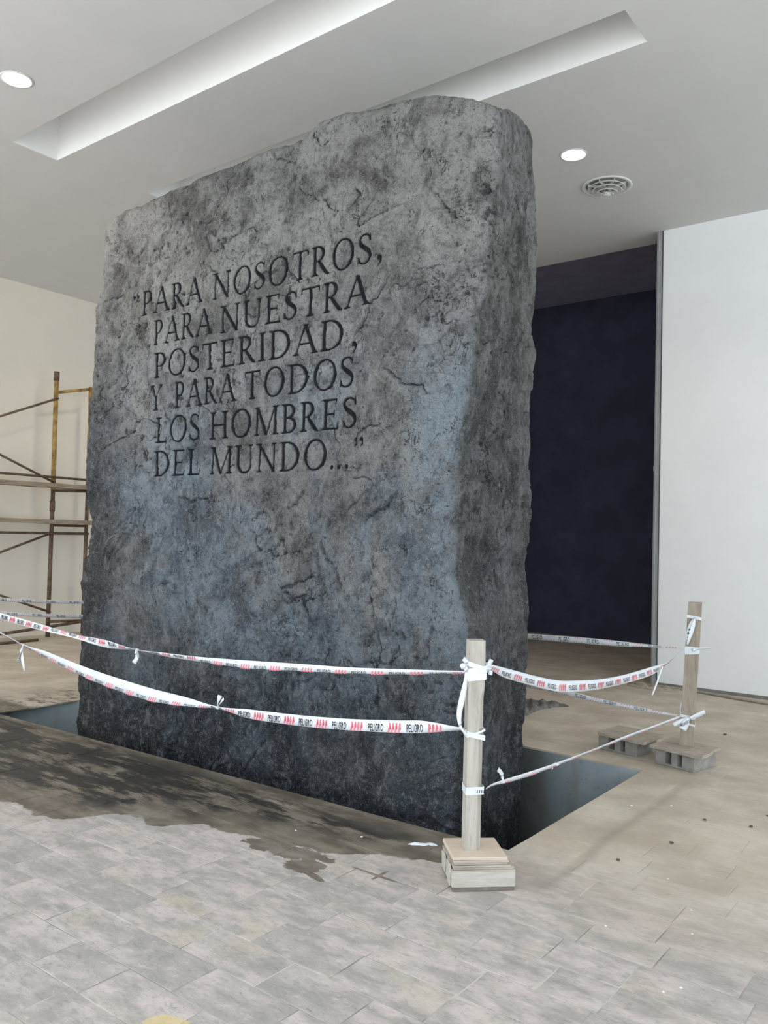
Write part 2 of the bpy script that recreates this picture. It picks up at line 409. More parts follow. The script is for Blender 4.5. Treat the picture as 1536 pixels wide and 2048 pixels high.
def tile_geo(poly, z):
    """bevelled slab of a convex polygon: ring at top inset, ring below, ring at bottom"""
    n = len(poly); cx = sum(p[0] for p in poly) / n; cy = sum(p[1] for p in poly) / n
    s = sum(poly[i][0] * poly[(i + 1) % n][1] - poly[(i + 1) % n][0] * poly[i][1] for i in range(n))
    if s < 0: poly = poly[::-1]
    def inset(d):
        o = []
        for p in poly:
            dx, dy = p[0] - cx, p[1] - cy; l = math.hypot(dx, dy) or 1
            o.append((p[0] - dx / l * d, p[1] - dy / l * d))
        return o
    v = [(x, y, z) for x, y in inset(.0035)] + [(x, y, z - .0012) for x, y in inset(.0014)] + [(x, y, -.012) for x, y in inset(.0014)]
    f = [tuple(range(n))] + [(n + i, n + (i + 1) % n, (i + 1) % n, i) for i in range(n)] + [(2 * n + i, 2 * n + (i + 1) % n, n + (i + 1) % n, n + i) for i in range(n)]
    return v, f
ANCH = {0: [2.55], 1: [2.72, 3.13], 2: [1.74, 2.12], 3: [2.36], 4: [1.535], 5: [2.35, 1.34, 1.11], 6: [2.495, 1.42, 1.11], 7: [1.785, 2.04], 9: [1.13], 11: [1.425]}
ROW = .209; Y0 = -1.66
tiles = []
rr = random.Random(5)
k0 = math.floor((Y0 - FY1) / ROW); k1 = math.ceil((Y0 - FY0) / ROW)
for k in range(k0, k1):
    ya = Y0 - k * ROW; yb = ya - ROW
    if ya > .6: continue
    anch = sorted(ANCH.get(k, [rr.uniform(1, 2)]))
    xsj = list(anch)
    # fill between anchors with whole pieces
    fill = []
    for a, b in zip(anch, anch[1:]):
        m = max(1, round((b - a) / .40)); fill += [a + (b - a) * i / m for i in range(1, m)]
    x = anch[-1]
    while x < FX1: x += rr.choice((.31, .41, .41, .41, .52)); fill.append(x)
    x = anch[0]
    while x > FX0: x -= rr.choice((.31, .41, .41, .41, .52)); fill.append(x)
    xsj = sorted(xsj + fill)
    for a, b in zip(xsj, xsj[1:]):
        a2, b2 = max(a, FX0), min(b, FX1)
        if b2 - a2 < .03: continue
        g = .0014
        poly = [(a2 + g, yb + g), (b2 - g, yb + g), (b2 - g, ya - g), (a2 + g, ya - g)]
        cxx, cyy = (a2 + b2) / 2, (ya + yb) / 2
        dep = CF[0] * cxx + CF[1] * cyy; lat = CR[0] * cxx + CR[1] * cyy
        zc = (CU[0] * cxx + CU[1] * cyy) - 1.6
        vis = dep > .5 and abs(lat) < .52 * dep + .25 and zc > -.66 * dep - .2
        for pc in minus_pit(poly):
            tiles.append((dep if vis else 1e3 + dep, pc))
tiles.sort(key=lambda q: q[0])
rv, rf, ra = [], [], []
for i, (dep, pc) in enumerate(tiles):
    z = rr.uniform(-.0006, .0010)
    v, f = tile_geo(pc, z)
    if i < 296:
        cx = sum(p[0] for p in pc) / len(pc); cy = sum(p[1] for p in pc) / len(pc)
        me = bpy.data.meshes.new('tile'); me.from_pydata([(a - cx, b - cy, c) for a, b, c in v], [], f); me.materials.append(MAT['tile'])
        o = bpy.data.objects.new('tile', me); o.location = (cx, cy, 0); link(o, floor)
    else:
        n0 = len(rv); rv += v; rf += [tuple(n0 + q for q in ff) for ff in f]; ra += [rr.random()] * len(v)
me = bpy.data.meshes.new('distant_tiles'); me.from_pydata(rv, [], rf); me.materials.append(MAT['tile'])
at = me.attributes.new('rnd', 'FLOAT', 'POINT'); at.data.foreach_set('value', ra)
tag(link(bpy.data.objects.new('distant_tiles', me), floor), kind='stuff')

# ---------------------------------------------------------------- numpy noise
def _h(ix, iy, iz, seed):
    with np.errstate(over='ignore'):
        h = (ix.astype(np.uint32) * np.uint32(374761393) + iy.astype(np.uint32) * np.uint32(668265263) + iz.astype(np.uint32) * np.uint32(2147483647 - 5) + np.uint32(seed * 974634777 & 0xffffffff))
        h = (h ^ (h >> np.uint32(13))) * np.uint32(1274126177); h = h ^ (h >> np.uint32(16))
        h = h * np.uint32(2246822519); h = h ^ (h >> np.uint32(13))
    return h.astype(np.float32) / np.float32(4294967295.) * 2 - 1
def vn(x, y, z, f, seed):
    """value noise in -1..1"""
    x = x * f + 100.5 * seed + 1000; y = y * f + 37.1 * seed + 1000; z = z * f + 11.7 * seed + 1000
    ix, iy, iz = np.floor(x).astype(np.int64), np.floor(y).astype(np.int64), np.floor(z).astype(np.int64)
    fx, fy, fz = (x - ix).astype(np.float32), (y - iy).astype(np.float32), (z - iz).astype(np.float32)
    sx, sy, sz = [q * q * q * (q * (q * 6 - 15) + 10) for q in (fx, fy, fz)]
    def L(a, b, t): return a + (b - a) * t
    c = [[[_h(ix + i, iy + j, iz + k, seed) for k in (0, 1)] for j in (0, 1)] for i in (0, 1)]
    return L(L(L(c[0][0][0], c[1][0][0], sx), L(c[0][1][0], c[1][1][0], sx), sy), L(L(c[0][0][1], c[1][0][1], sx), L(c[0][1][1], c[1][1][1], sx), sy), sz)
def fbm(x, y, z, f, seed, o=3, g=.5):
    r = 0; a = 1; s = 0
    for i in range(o): r = r + a * vn(x, y, z, f * 2.03 ** i, seed + i); s += a; a *= g
    return r / s
def sst(v, a, b): t = np.clip((v - a) / (b - a), 0, 1); return t * t * (3 - 2 * t)

# ---------------------------------------------------------------- carved roman capitals
def strip(pts, ws):
    """quads along a centre line with widths (2-D)"""
    L = [];  n = len(pts)
    for i in range(n):
        a = pts[max(i - 1, 0)]; b = pts[min(i + 1, n - 1)]; dx, dy = b[0] - a[0], b[1] - a[1]; l = math.hypot(dx, dy) or 1
        nx, ny = -dy / l, dx / l; w = ws[i] / 2
        L.append(((pts[i][0] + nx * w, pts[i][1] + ny * w), (pts[i][0] - nx * w, pts[i][1] - ny * w)))
    return [(L[i][0], L[i + 1][0], L[i + 1][1], L[i][1]) for i in range(n - 1)]
def smooth2(pts, ws, n=5):
    P = catmull([(a, b, w) for (a, b), w in zip(pts, ws)], n); return strip([(p.x, p.y) for p in P], [p.z for p in P])
def bar(x0, y0, x1, y1, w, n=6):
    """stroke whose ends are cut horizontally: w is the horizontal width"""
    o = []
    for i in range(n):
        a, b = i / n, (i + 1) / n
        X = lambda t: x0 + (x1 - x0) * t
        Y = lambda t: y0 + (y1 - y0) * t
        o.append(((X(a) - w / 2, Y(a)), (X(a) + w / 2, Y(a)), (X(b) + w / 2, Y(b)), (X(b) - w / 2, Y(b))))
    return o
def hbar(x0, x1, y, h, n=3):
    return [((x0 + (x1 - x0) * i / n, y - h / 2), (x0 + (x1 - x0) * (i + 1) / n, y - h / 2), (x0 + (x1 - x0) * (i + 1) / n, y + h / 2), (x0 + (x1 - x0) * i / n, y + h / 2)) for i in range(n)]
def serif(x, y, w, l, r, up):
    """flat serif under (up=1) or over (up=-1) a stroke of width w centred on x"""
    h = .030 * up; k = .085 * up
    return [((x - w / 2 - l, y), (x + w / 2 + r, y), (x + w / 2 + r, y + h), (x - w / 2 - l, y + h)),
            ((x - w / 2 - l * .55, y + h), (x + w / 2 + r * .55, y + h), (x + w / 2, y + k), (x - w / 2, y + k))]
T, N = .108, .048      # thick and thin strokes
def stem(x, y0=0, y1=1, w=T, s=.085): return bar(x, y0, x, y1, w) + (serif(x, y0, w, s, s, 1) if s else []) + (serif(x, y1, w, s, s, -1) if s else [])
def ring(cx, cy, rx, ry, a0=0, a1=360, thick=T * 1.06, thin=N * .85, tilt=0.0, n=28):
    pts = []; ws = []
    for i in range(n + 1):
        a = math.radians(a0 + (a1 - a0) * i / n)
        w = thin + (thick - thin) * abs(math.cos(a + tilt)) ** 1.4
        pts.append((cx + (rx - w / 2) * math.cos(a), cy + (ry - w / 2) * math.sin(a))); ws.append(w)
    q = strip(pts, ws)
    if abs(a1 - a0) == 360: pass
    return q
def gA():
    return bar(.07, 0, .40, 1.0, N * 1.15, 8) + bar(.76, 0, .40, 1.02, T * 1.12, 8) + hbar(.18, .62, .36, .042) + serif(.07, 0, N, .08, .09, 1) + serif(.76, 0, T, .09, .075, 1), .84
def bowl(x, y0, y1, w, thin=N * .85):
    c = (y0 + y1) / 2; h = (y1 - y0) / 2
    return ring(x, c, w, h, -90, 90, n=14) + hbar(x - .14, x, y1 - thin / 2, thin, 2) + hbar(x - .14, x, y0 + thin / 2, thin, 2)
def gP(): return stem(.16) + bowl(.27, .44, 1.0, .29), .60
def gR(): return stem(.16) + bowl(.27, .47, 1.0, .28) + smooth2([(.30, .50), (.46, .27), (.62, .06), (.74, -.01)], [.08, .115, .10, .03]), .74
def gB(): return stem(.16) + bowl(.27, .52, 1.0, .25) + bowl(.28, 0, .54, .32), .64
def gD(): return stem(.16) + bowl(.32, 0, 1.0, .50), .88
def gO(): return ring(.46, .5, .43, .525, tilt=.25, n=40), .92
def gN(): return stem(.15, w=N * 1.1, s=.075) + bar(.12, 1.0, .76, 0, T * 1.1, 10) + bar(.76, 0, .76, 1, N * 1.1) + serif(.76, 1, N, .08, .08, -1) + [((.0, .97), (.16, .97), (.14, 1.0), (.0, 1.0))], .90
def gM(): return stem(.13, w=N * 1.1, s=.07) + bar(.15, 1, .52, 0, T, 8) + bar(.90, 1, .52, 0, N * 1.1, 8) + stem(.92, s=.07), 1.06
def gS(): return smooth2([(.45, .79), (.40, .91), (.27, .975), (.13, .92), (.075, .78), (.13, .645), (.27, .525), (.41, .40), (.455, .24), (.38, .09), (.23, .02), (.10, .08), (.045, .22)],
                         [.035, .04, .05, .065, .085, .11, .13, .115, .085, .06, .045, .04, .035], 4) + [((.43, .76), (.47, .74), (.475, .97), (.44, .95))] + [((.02, .26), (.055, .25), (.06, .05), (.025, .03))], .53
def gT(): return bar(.37, 0, .37, .97, T) + serif(.37, 0, T, .09, .09, 1) + hbar(.03, .71, .965, .048, 5) + [((.015, .79), (.045, .79), (.075, .985), (.03, .99))] + [((.695, .79), (.725, .79), (.71, .99), (.665, .985))], .74
def gU(): return smooth2([(.16, .95), (.16, .50), (.17, .25), (.27, .07), (.44, .015), (.60, .06), (.70, .22), (.71, .5), (.71, .95)], [T, T, T * .95, .085, .06, .055, .05, N, N], 4) + bar(.16, .9, .16, 1, T, 1) + serif(.16, 1, T, .08, .08, -1) + bar(.71, .9, .71, 1, N, 1) + serif(.71, 1, N, .08, .08, -1), .86
def gE(): return stem(.16) + hbar(.16, .56, .977, .046) + hbar(.16, .48, .51, .044) + hbar(.16, .58, .023, .046) + [((.53, .82), (.56, .82), (.575, 1.0), (.52, 1.0))] + [((.46, .40), (.49, .40), (.49, .62), (.46, .62))] + [((.55, 0), (.60, 0), (.63, .21), (.605, .21))], .66
def gL(): return stem(.16) + hbar(.16, .56, .023, .046) + [((.52, 0), (.57, 0), (.61, .23), (.58, .23))], .63
def gI(): return stem(.16), .32
def gH(): return stem(.16) + stem(.72) + hbar(.16, .72, .51, .042, 5), .88
def gY(): return bar(.38, 0, .38, .47, T, 4) + bar(.38, .44, .12, 1, T, 6) + bar(.38, .44, .66, 1, N * 1.1, 6) + serif(.38, 0, T, .09, .09, 1) + serif(.12, 1, T, .07, .08, -1) + serif(.66, 1, N, .08, .07, -1), .76
def blob2(cx, cy, r, n=10): return [((cx, cy), (cx + r * math.cos(2 * math.pi * i / n), cy + r * math.sin(2 * math.pi * i / n)), (cx + r * math.cos(2 * math.pi * (i + 1) / n), cy + r * math.sin(2 * math.pi * (i + 1) / n))) for i in range(n)]
def gcomma(): return blob2(.10, .06, .072) + smooth2([(.15, .08), (.17, -.02), (.13, -.13), (.05, -.21)], [.07, .07, .045, .015], 4), .24
def gdot(): return blob2(.10, .06, .068), .2
def gq(): return blob2(.08, .90, .06) + smooth2([(.125, .92), (.135, .83), (.10, .74), (.035, .68)], [.05, .05, .035, .012], 4), .2     # closing mark
def gqo(): return blob2(.11, .70, .06) + smooth2([(.065, .68), (.055, .77), (.09, .86), (.155, .92)], [.05, .05, .035, .012], 4), .2
GL = dict(A=gA, P=gP, R=gR, B=gB, D=gD, O=gO, N=gN, M=gM, S=gS, T=gT, U=gU, E=gE, L=gL, I=gI, H=gH, Y=gY)
CAP = .205
# word, left x, right x, baseline z
WORDS = [('PARA', 5.745, 4.975, 3.395), ('NOSOTROS', 4.855, 3.290, 3.385), ('PARA', 5.580, 4.848, 3.128), ('NUESTRA', 4.752, 3.300, 3.115),
         ('POSTERIDAD', 5.556, 3.500, 2.853), ('Y', 5.590, 5.400, 2.587), ('PARA', 5.276, 4.561, 2.587), ('TODOS', 4.470, 3.413, 2.587),
         ('LOS', 5.500, 4.954, 2.318), ('HOMBRES', 4.842, 3.374, 2.312), ('DEL', 5.510, 4.940, 2.046), ('MUNDO', 4.830, 3.628, 2.046)]
glyphs = []           # (name, quads in face coordinates (x, z))
def place(gfn, x0, z0, cap, sx, name):
    q, w = gfn()
    glyphs.append((name, [tuple((x0 - a * cap * sx, z0 + b * cap) for a, b in f) for f in q]))
for wd, xa, xb, z in WORDS:
    L = xa - xb; adv = [GL[c]()[1] for c in wd]; sx = 1.04
    gap = (L / CAP - sum(adv) * sx) / max(1, len(wd) - 1)
    if gap < .02: sx = (L / CAP - .02 * (len(wd) - 1)) / sum(adv); gap = .02
    if len(wd) > 1 and gap > .12: gap = .12; sx = (L / CAP - gap * (len(wd) - 1)) / sum(adv)
    x = xa
    for c, a in zip(wd, adv):
        place(GL[c], x, z, CAP, sx, 'letter'); x -= (a * sx + gap) * CAP
place(gcomma, 3.250, 3.395, CAP * 1.15, 1, 'comma'); place(gcomma, 3.450, 2.858, CAP * 1.15, 1, 'comma')
for x in (3.585, 3.520, 3.455): place(gdot, x + .02, 2.046, CAP, 1, 'full_stop')
for x in (5.872, 5.822): place(gqo, x, 3.42, CAP, 1, 'quotation_mark')
for x in (3.400, 3.345): place(gq, x, 2.050, CAP, 1, 'quotation_mark')

# ---------------------------------------------------------------- the standing stone
YF, YK = -4.10, -5.30
def prof(pts):
    pts = sorted(pts); a = np.array([p[0] for p in pts]); b = np.array([p[1] for p in pts])
    return lambda v: np.interp(v, a, b)
p_left = prof([(-1.4, 6.52), (-.18, 6.522), (.26, 6.523), (.5, 6.52), (.77, 6.506), (1.0, 6.512), (1.134, 6.514), (1.20, 6.48), (1.29, 6.462), (1.45, 6.448), (1.568, 6.444), (1.66, 6.445), (1.75, 6.49), (1.83, 6.513),
               (1.98, 6.486), (2.22, 6.476), (2.5, 6.459), (2.70, 6.472), (2.85, 6.470), (3.2, 6.461), (3.55, 6.445), (3.77, 6.436), (3.99, 6.411), (4.17, 6.384), (4.6, 6.35)])
p_arris = prof([(-1.4, 2.60), (.36, 2.59), (.8, 2.57), (1.1, 2.575), (1.4, 2.655), (1.53, 2.665), (1.9, 2.655), (2.19, 2.635), (2.5, 2.57), (2.72, 2.53), (3.0, 2.50), (3.25, 2.47), (3.6, 2.40), (4.6, 2.36)])
p_right = prof([(-1.4, 2.80), (-.1, 2.753), (.29, 2.762), (.57, 2.760), (.91, 2.752), (1.13, 2.741), (1.52, 2.721), (1.86, 2.713), (2.15, 2.719), (2.40, 2.745), (2.84, 2.738), (3.03, 2.718), (3.68, 2.736), (4.24, 2.756), (4.43, 2.781), (4.6, 2.785)])
p_top = prof([(6.45, 4.18), (6.351, 4.262), (6.28, 4.33), (6.06, 4.39), (5.75, 4.40), (5.36, 4.415), (4.87, 4.415), (4.38, 4.435), (4.07, 4.425), (3.97, 4.43), (3.90, 4.46), (3.79, 4.50), (3.56, 4.49), (3.34, 4.438), (3.10, 4.415), (2.90, 4.388), (2.71, 4.33), (2.57, 4.27), (2.46, 4.21), (2.35, 4.13)])
R0 = .13
# rows
zr = np.concatenate([np.linspace(-1.25, -.3, 16, endpoint=False), np.arange(-.3, 1.96, .0125), np.arange(1.96, 3.70, .0046)])
ZT = zr[-1]; ntop = 72; tt = np.linspace(0, 1, ntop + 1)[1:]
# columns on the front
xdense = np.arange(6.00, 3.10, -.0046)
nl, nr = 42, 56
ncr, nside, nback = 14, 84, 40
nz = len(zr) + ntop
cols_front = nl + len(xdense) + nr
def face_line(nrow_z, xl, xa):
    """x of the front columns for one height"""
    a = np.linspace(0, 1, nl, endpoint=False); b = np.linspace(0, 1, nr + 1)[1:]
    l = (xl - R0)[:, None]; r = (xa + .11)[:, None]
    return np.concatenate([l + (xdense[0] - l) * a, np.repeat(xdense[None], len(xl), 0), xdense[-1] + (r - xdense[-1]) * b], 1)
zrow_nom = np.concatenate([zr, ZT + (4.40 - ZT) * tt])
xl = p_left(zrow_nom); xa = p_arris(zrow_nom); xb = p_right(zrow_nom)
X = []; Y = []
xf = face_line(zrow_nom, xl, xa); X.append(xf); Y.append(np.full_like(xf, YF))
def bez(C, A, B, n):      # quadratic corner, arrays per row
    t = np.linspace(0, 1, n + 2)[1:-1][None]
    return [(1 - t) ** 2 * A[k][:, None] + 2 * t * (1 - t) * C[k][:, None] + t ** 2 * B[k][:, None] for k in (0, 1)]
o1 = np.ones_like(xa)
ex, ey = (xb - xa), (YK - YF) * o1; L = np.hypot(ex, ey); ex /= L; ey /= L
A = (xa + .11, YF * o1); B = (xa + ex * .12, YF + ey * .12)
bx_, by_ = bez((xa, YF * o1), A, B, ncr); X.append(bx_); Y.append(by_)
E_ = (xb - ex * .12, YK - ey * .12); s = np.linspace(0, 1, nside)[None]
X.append(B[0][:, None] + (E_[0] - B[0])[:, None] * s); Y.append(B[1][:, None] + (E_[1] - B[1])[:, None] * s)
F_ = (xb + .15, YK * o1); bx_, by_ = bez((xb - .02, YK * o1), E_, F_, ncr); X.append(bx_); Y.append(by_)
G_ = (xl - .15, YK * o1); s = np.linspace(0, 1, nback)[None]
X.append(F_[0][:, None] + (G_[0] - F_[0])[:, None] * s); Y.append(np.full((nz, nback), YK))
H_ = (xl, YK + .15 * o1); bx_, by_ = bez((xl, YK * o1), G_, H_, 6); X.append(bx_); Y.append(by_)
I_ = (xl, YF - R0 * o1); s = np.linspace(0, 1, 30)[None]
X.append(H_[0][:, None] + (I_[0] - H_[0])[:, None] * s); Y.append(H_[1][:, None] + (I_[1] - H_[1])[:, None] * s)
bx_, by_ = bez((xl, YF * o1), I_, (xl - R0, YF * o1), ncr); X.append(bx_); Y.append(by_)
X = np.concatenate(X, 1); Y = np.concatenate(Y, 1); nc = X.shape[1]
back = np.clip((YF - Y) / (YF - YK), 0, 1)
ztop = p_top(X) + back * sst(X, 3.3, 2.5) * .36
Z = np.repeat(zrow_nom[:, None], nc, 1)
tcol = np.concatenate([np.zeros(len(zr)), tt])[:, None]
up = np.arange(nz) >= len(zr)
Z[up] = (ZT + (ztop - ZT) * tcol)[up]
# round the top rim
rt = .10; q = np.clip((Z - (ztop - rt)) / rt, 0, 1); ins = rt * .8 * (1 - np.sqrt(np.clip(1 - q * q, 0, 1)))
cxm = np.clip(X, 3.0, 6.0); cym = np.full_like(Y, (YF + YK) / 2)
dx, dy = cxm - X, cym - Y; dl = np.hypot(dx, dy) + 1e-6
X = X + dx / dl * ins; Y = Y + dy / dl * ins
# base normals
def grad_rows(a): g = np.gradient(a, axis=0); return g
def grad_cols(a): return (np.roll(a, -1, 1) - np.roll(a, 1, 1)) / 2
tu = np.stack([grad_cols(X), grad_cols(Y), grad_cols(Z)], -1); tv = np.stack([grad_rows(X), grad_rows(Y), grad_rows(Z)], -1)
nrm = np.cross(tv, tu); nrm /= np.linalg.norm(nrm, axis=-1, keepdims=True) + 1e-9
if nrm[len(zr) // 2, cols_front // 2, 1] < 0: nrm = -nrm
X = X.astype(np.float32); Y = Y.astype(np.float32); Z = Z.astype(np.float32)
wx = X + .10 * vn(X, Y, Z, 2.3, 3); wy = Y + .10 * vn(X, Y, Z, 2.3, 4); wz = Z + .10 * vn(X, Y, Z, 2.3, 5)
front = (np.abs(nrm[..., 1]) > .8)
txt = sst(X, 6.05, 5.80) * sst(X, 3.05, 3.35) * sst(Z, 1.85, 2.1) * sst(Z, 3.85, 3.6)
txt = txt * sst(nrm[..., 1], .7, .95)
low = .040 * fbm(wx, wy, wz, .8, 1, 2) * (1 - .65 * txt) + .018 * (1 - np.abs(fbm(wx, wy, wz, 1.9, 21, 2)) * 2.2) * (1 - .75 * txt)
med = .020 * (1 - 2.4 * np.abs(fbm(wx * 1.0, wy, wz * .8, 3.1, 31, 3, .55))) + .014 * fbm(wx, wy, wz, 6.5, 41, 2)
# stepped flakes
fl = fbm(wx, wy, wz, 2.6, 51, 2) * 4.2; fr = fl - np.floor(fl); step = (np.floor(fl) + sst(fr, .86, .96) - fl * .85) * .016 * sst(vn(X, Y, Z, 1.4, 57), -.25, .35)
g1_ = fbm(X, Y, Z, 17, 61, 3, .65); g2_ = fbm(X, Y, Z, 55, 71, 2, .7)
patchy = .70 + .45 * vn(X, Y, Z, 1.8, 77)
fine = (.0095 * g1_ - .007 * sst(-g1_, .22, .45)) * patchy + .0045 * g2_ * (1 - .4 * txt)
# hairline cracks, only in patches
cn = np.abs(fbm(wx + .03 * vn(X, Y, Z, 14, 9), wy, wz + .03 * vn(X, Y, Z, 14, 10), 3.4, 81, 2)); cm = sst(vn(X, Y, Z, 2.2, 91), .15, .5)
cr = -.014 * sst(cn, .022, .004) * cm
cn2 = np.abs(fbm(X + .02 * vn(X, Y, Z, 18, 19), Y, Z, 8.5, 85, 2)); cr2 = -.007 * sst(cn2, .05, .01) * sst(vn(X, Y, Z, 4.2, 95), .2, .5)
med = (med + step) * (1 - .80 * txt)
# the larger individual cracks and lifted flakes of the front face: x, z polylines
CRK = [[(3.102, 3.287), (3.179, 3.204), (3.279, 3.139), (3.317, 3.013), (3.399, 2.959), (3.459, 2.833)], [(3.171, 2.686), (3.082, 2.645), (2.962, 2.554), (2.848, 2.527), (2.735, 2.441)],
       [(3.396, 2.232), (3.293, 2.308), (3.131, 2.314)], [(3.783, 1.927), (3.896, 1.825), (3.989, 1.767)], [(2.962, 1.882), (3.095, 1.805), (3.213, 1.741), (3.293, 1.677)],
       [(3.656, 1.589), (3.631, 1.505), (3.473, 1.379), (3.447, 1.249)], [(6.109, 1.518), (5.936, 1.606), (5.765, 1.65), (5.595, 1.619)], [(5.375, 1.175), (5.22, 1.203), (5.095, 1.159)],
       [(4.752, 1.895), (4.922, 1.851), (5.223, 1.861)], [(3.764, 4.498), (3.854, 4.419), (3.778, 4.264)], [(4.324, 4.413), (4.165, 4.296), (3.965, 4.207)], [(2.847, 3.79), (2.695, 3.598), (2.603, 3.486)],
       [(2.911, 4.186), (2.899, 4.024), (2.928, 3.968)], [(6.157, 2.291), (5.945, 2.367), (5.741, 2.431)], [(5.619, -.296), (5.436, -.063), (5.192, .075)], [(4.385, -.17), (4.19, .078), (3.955, .325)],
       [(5.341, 4.117), (5.464, 4.02), (5.623, 3.927)], [(6.272, 3.569), (6.089, 3.584), (6.02, 3.638)], [(3.487, 3.643), (3.236, 3.688), (2.959, 3.722)], [(4.04, 1.214), (3.846, 1.157), (3.656, .97)]]
crk = np.zeros_like(X); ffm = nrm[..., 1] > .6
jx = .022 * vn(X, Y, Z, 16, 101) + .010 * vn(X, Y, Z, 45, 103); jz = .022 * vn(X, Y, Z, 16, 102) + .010 * vn(X, Y, Z, 45, 104)
for pl in CRK:
    bx0 = min(p[0] for p in pl) - .25; bx1 = max(p[0] for p in pl) + .25; bz0 = min(p[1] for p in pl) - .25; bz1 = max(p[1] for p in pl) + .25
    ii = np.where(ffm & (X > bx0) & (X < bx1) & (Z > bz0) & (Z < bz1))
    px, pz = X[ii] + jx[ii], Z[ii] + jz[ii]; best = np.full(px.shape, 9.0, np.float32); side = np.zeros_like(best); along = np.zeros_like(best)
    for k in range(len(pl) - 1):
        a, b = pl[k], pl[k + 1]; ux, uz = b[0] - a[0], b[1] - a[1]; l2 = ux * ux + uz * uz
        tq = np.clip(((px - a[0]) * ux + (pz - a[1]) * uz) / l2, 0, 1)
        ddx, ddz = px - a[0] - tq * ux, pz - a[1] - tq * uz; d = np.hypot(ddx, ddz); cl = d < best
        best = np.where(cl, d, best); side = np.where(cl, np.sign(ux * ddz - uz * ddx), side); along = np.where(cl, (k + tq) / (len(pl) - 1), along)
    env = np.clip(np.minimum(along, 1 - along) * 5 + .12, 0, 1)
    crk[ii] += -.020 * sst(best, .013, .002) * env + np.where(side > 0, .017, 0) * np.exp(-best / .075) * env
disp = low + med + fine + cr * (1 - .5 * txt) + cr2 * (1 - .4 * txt) + crk * (1 - .3 * txt)
edge_soft = 1 - .45 * sst(Z, 4.0, 4.3)
disp = disp * edge_soft
# carving mask on the dense front block
r0 = np.searchsorted(zrow_nom, 1.96); r1 = len(zr); c0 = nl; c1 = nl + len(xdense)
mask = np.zeros((r1 - r0, c1 - c0), np.float32); gx = xdense; gz = zrow_nom[r0:r1]
GRID = .0046
for nm, qs in glyphs:
    for f in qs:
        fx = [p[0] for p in f]; fz = [p[1] for p in f]; pad = .006
        i0 = max(0, int((gx[0] - max(fx) - pad) / GRID)); i1 = min(len(gx), int((gx[0] - min(fx) + pad) / GRID) + 2)
        j0 = max(0, int((min(fz) - pad - gz[0]) / GRID)); j1 = min(len(gz), int((max(fz) + pad - gz[0]) / GRID) + 2)
        if i1 <= i0 or j1 <= j0: continue
        GX, GZ = np.meshgrid(gx[i0:i1], gz[j0:j1]); n = len(f)
        ar = sum(f[i][0] * f[(i + 1) % n][1] - f[(i + 1) % n][0] * f[i][1] for i in range(n)); sg = 1 if ar > 0 else -1
        sd = np.full(GX.shape, 9.0)
        for i in range(n):
            a, b = f[i], f[(i + 1) % n]; l = math.hypot(b[0] - a[0], b[1] - a[1])
            if l < 1e-6: continue
            sd = np.minimum(sd, sg * ((b[0] - a[0]) * (GZ - a[1]) - (b[1] - a[1]) * (GX - a[0])) / l)
        m = np.clip((sd + .0026) / .0026, 0, 1)
        mask[j0:j1, i0:i1] = np.maximum(mask[j0:j1, i0:i1], m)
CARVE, SEAT = .016, .0075
def loblur(a, k):      # box blur, keeps the letter floors flat
    c = np.cumsum(np.pad(a, ((k + 1, k), (0, 0)), 'edge'), 0); a = (c[2 * k + 1:] - c[:-2 * k - 1]) / (2 * k + 1)
    c = np.cumsum(np.pad(a, ((0, 0), (k + 1, k)), 'edge'), 1); return (c[:, 2 * k + 1:] - c[:, :-2 * k - 1]) / (2 * k + 1)
sub = disp[r0:r1, c0:c1].copy(); lo = loblur(sub.astype(np.float64), 9)
disp[r0:r1, c0:c1] = sub * (1 - mask) + (lo - CARVE) * mask
ink = np.zeros_like(X); ink[r0:r1, c0:c1] = mask
V = np.stack([X, Y, Z], -1) + nrm * disp[..., None]
# cap
ncap = 14; caps = []
topring = V[-1]; mid = np.stack([np.clip(topring[:, 0], 3.0, 6.0), np.full(nc, (YF + YK) / 2), p_top(topring[:, 0]) + .03], -1)
for k in range(1, ncap + 1):
    s_ = k / ncap; c = topring * (1 - s_) + mid * s_
    c[:, 2] += (1 - s_) * .02 * vn(c[:, 0].astype(np.float32), c[:, 1].astype(np.float32), c[:, 2].astype(np.float32), 5, 7); caps.append(c)
Vall = np.concatenate([V.reshape(-1, 3)] + caps, 0).astype(np.float32)
rows = nz + ncap
i = np.arange(rows - 1)[:, None]; j = np.arange(nc)[None]; j2 = (j + 1) % nc
quads = np.stack([i * nc + j, i * nc + j2, (i + 1) * nc + j2, (i + 1) * nc + j], -1).reshape(-1, 4).astype(np.int32)
me = bpy.data.meshes.new('rock_body')
me.vertices.add(len(Vall)); me.vertices.foreach_set('co', Vall.ravel())
me.loops.add(quads.size); me.loops.foreach_set('vertex_index', quads.ravel())
me.polygons.add(len(quads)); me.polygons.foreach_set('loop_start', np.arange(0, quads.size, 4, dtype=np.int32))
me.polygons.foreach_set('use_smooth', np.ones(len(quads), bool))
me.update(calc_edges=True)
def padv(a): return np.concatenate([a.reshape(-1), np.zeros(ncap * nc)]).astype(np.float32)
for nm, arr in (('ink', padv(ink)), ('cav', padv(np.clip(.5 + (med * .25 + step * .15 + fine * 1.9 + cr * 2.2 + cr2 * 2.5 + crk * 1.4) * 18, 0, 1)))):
    at = me.attributes.new(nm, 'FLOAT', 'POINT'); at.data.foreach_set('value', arr)

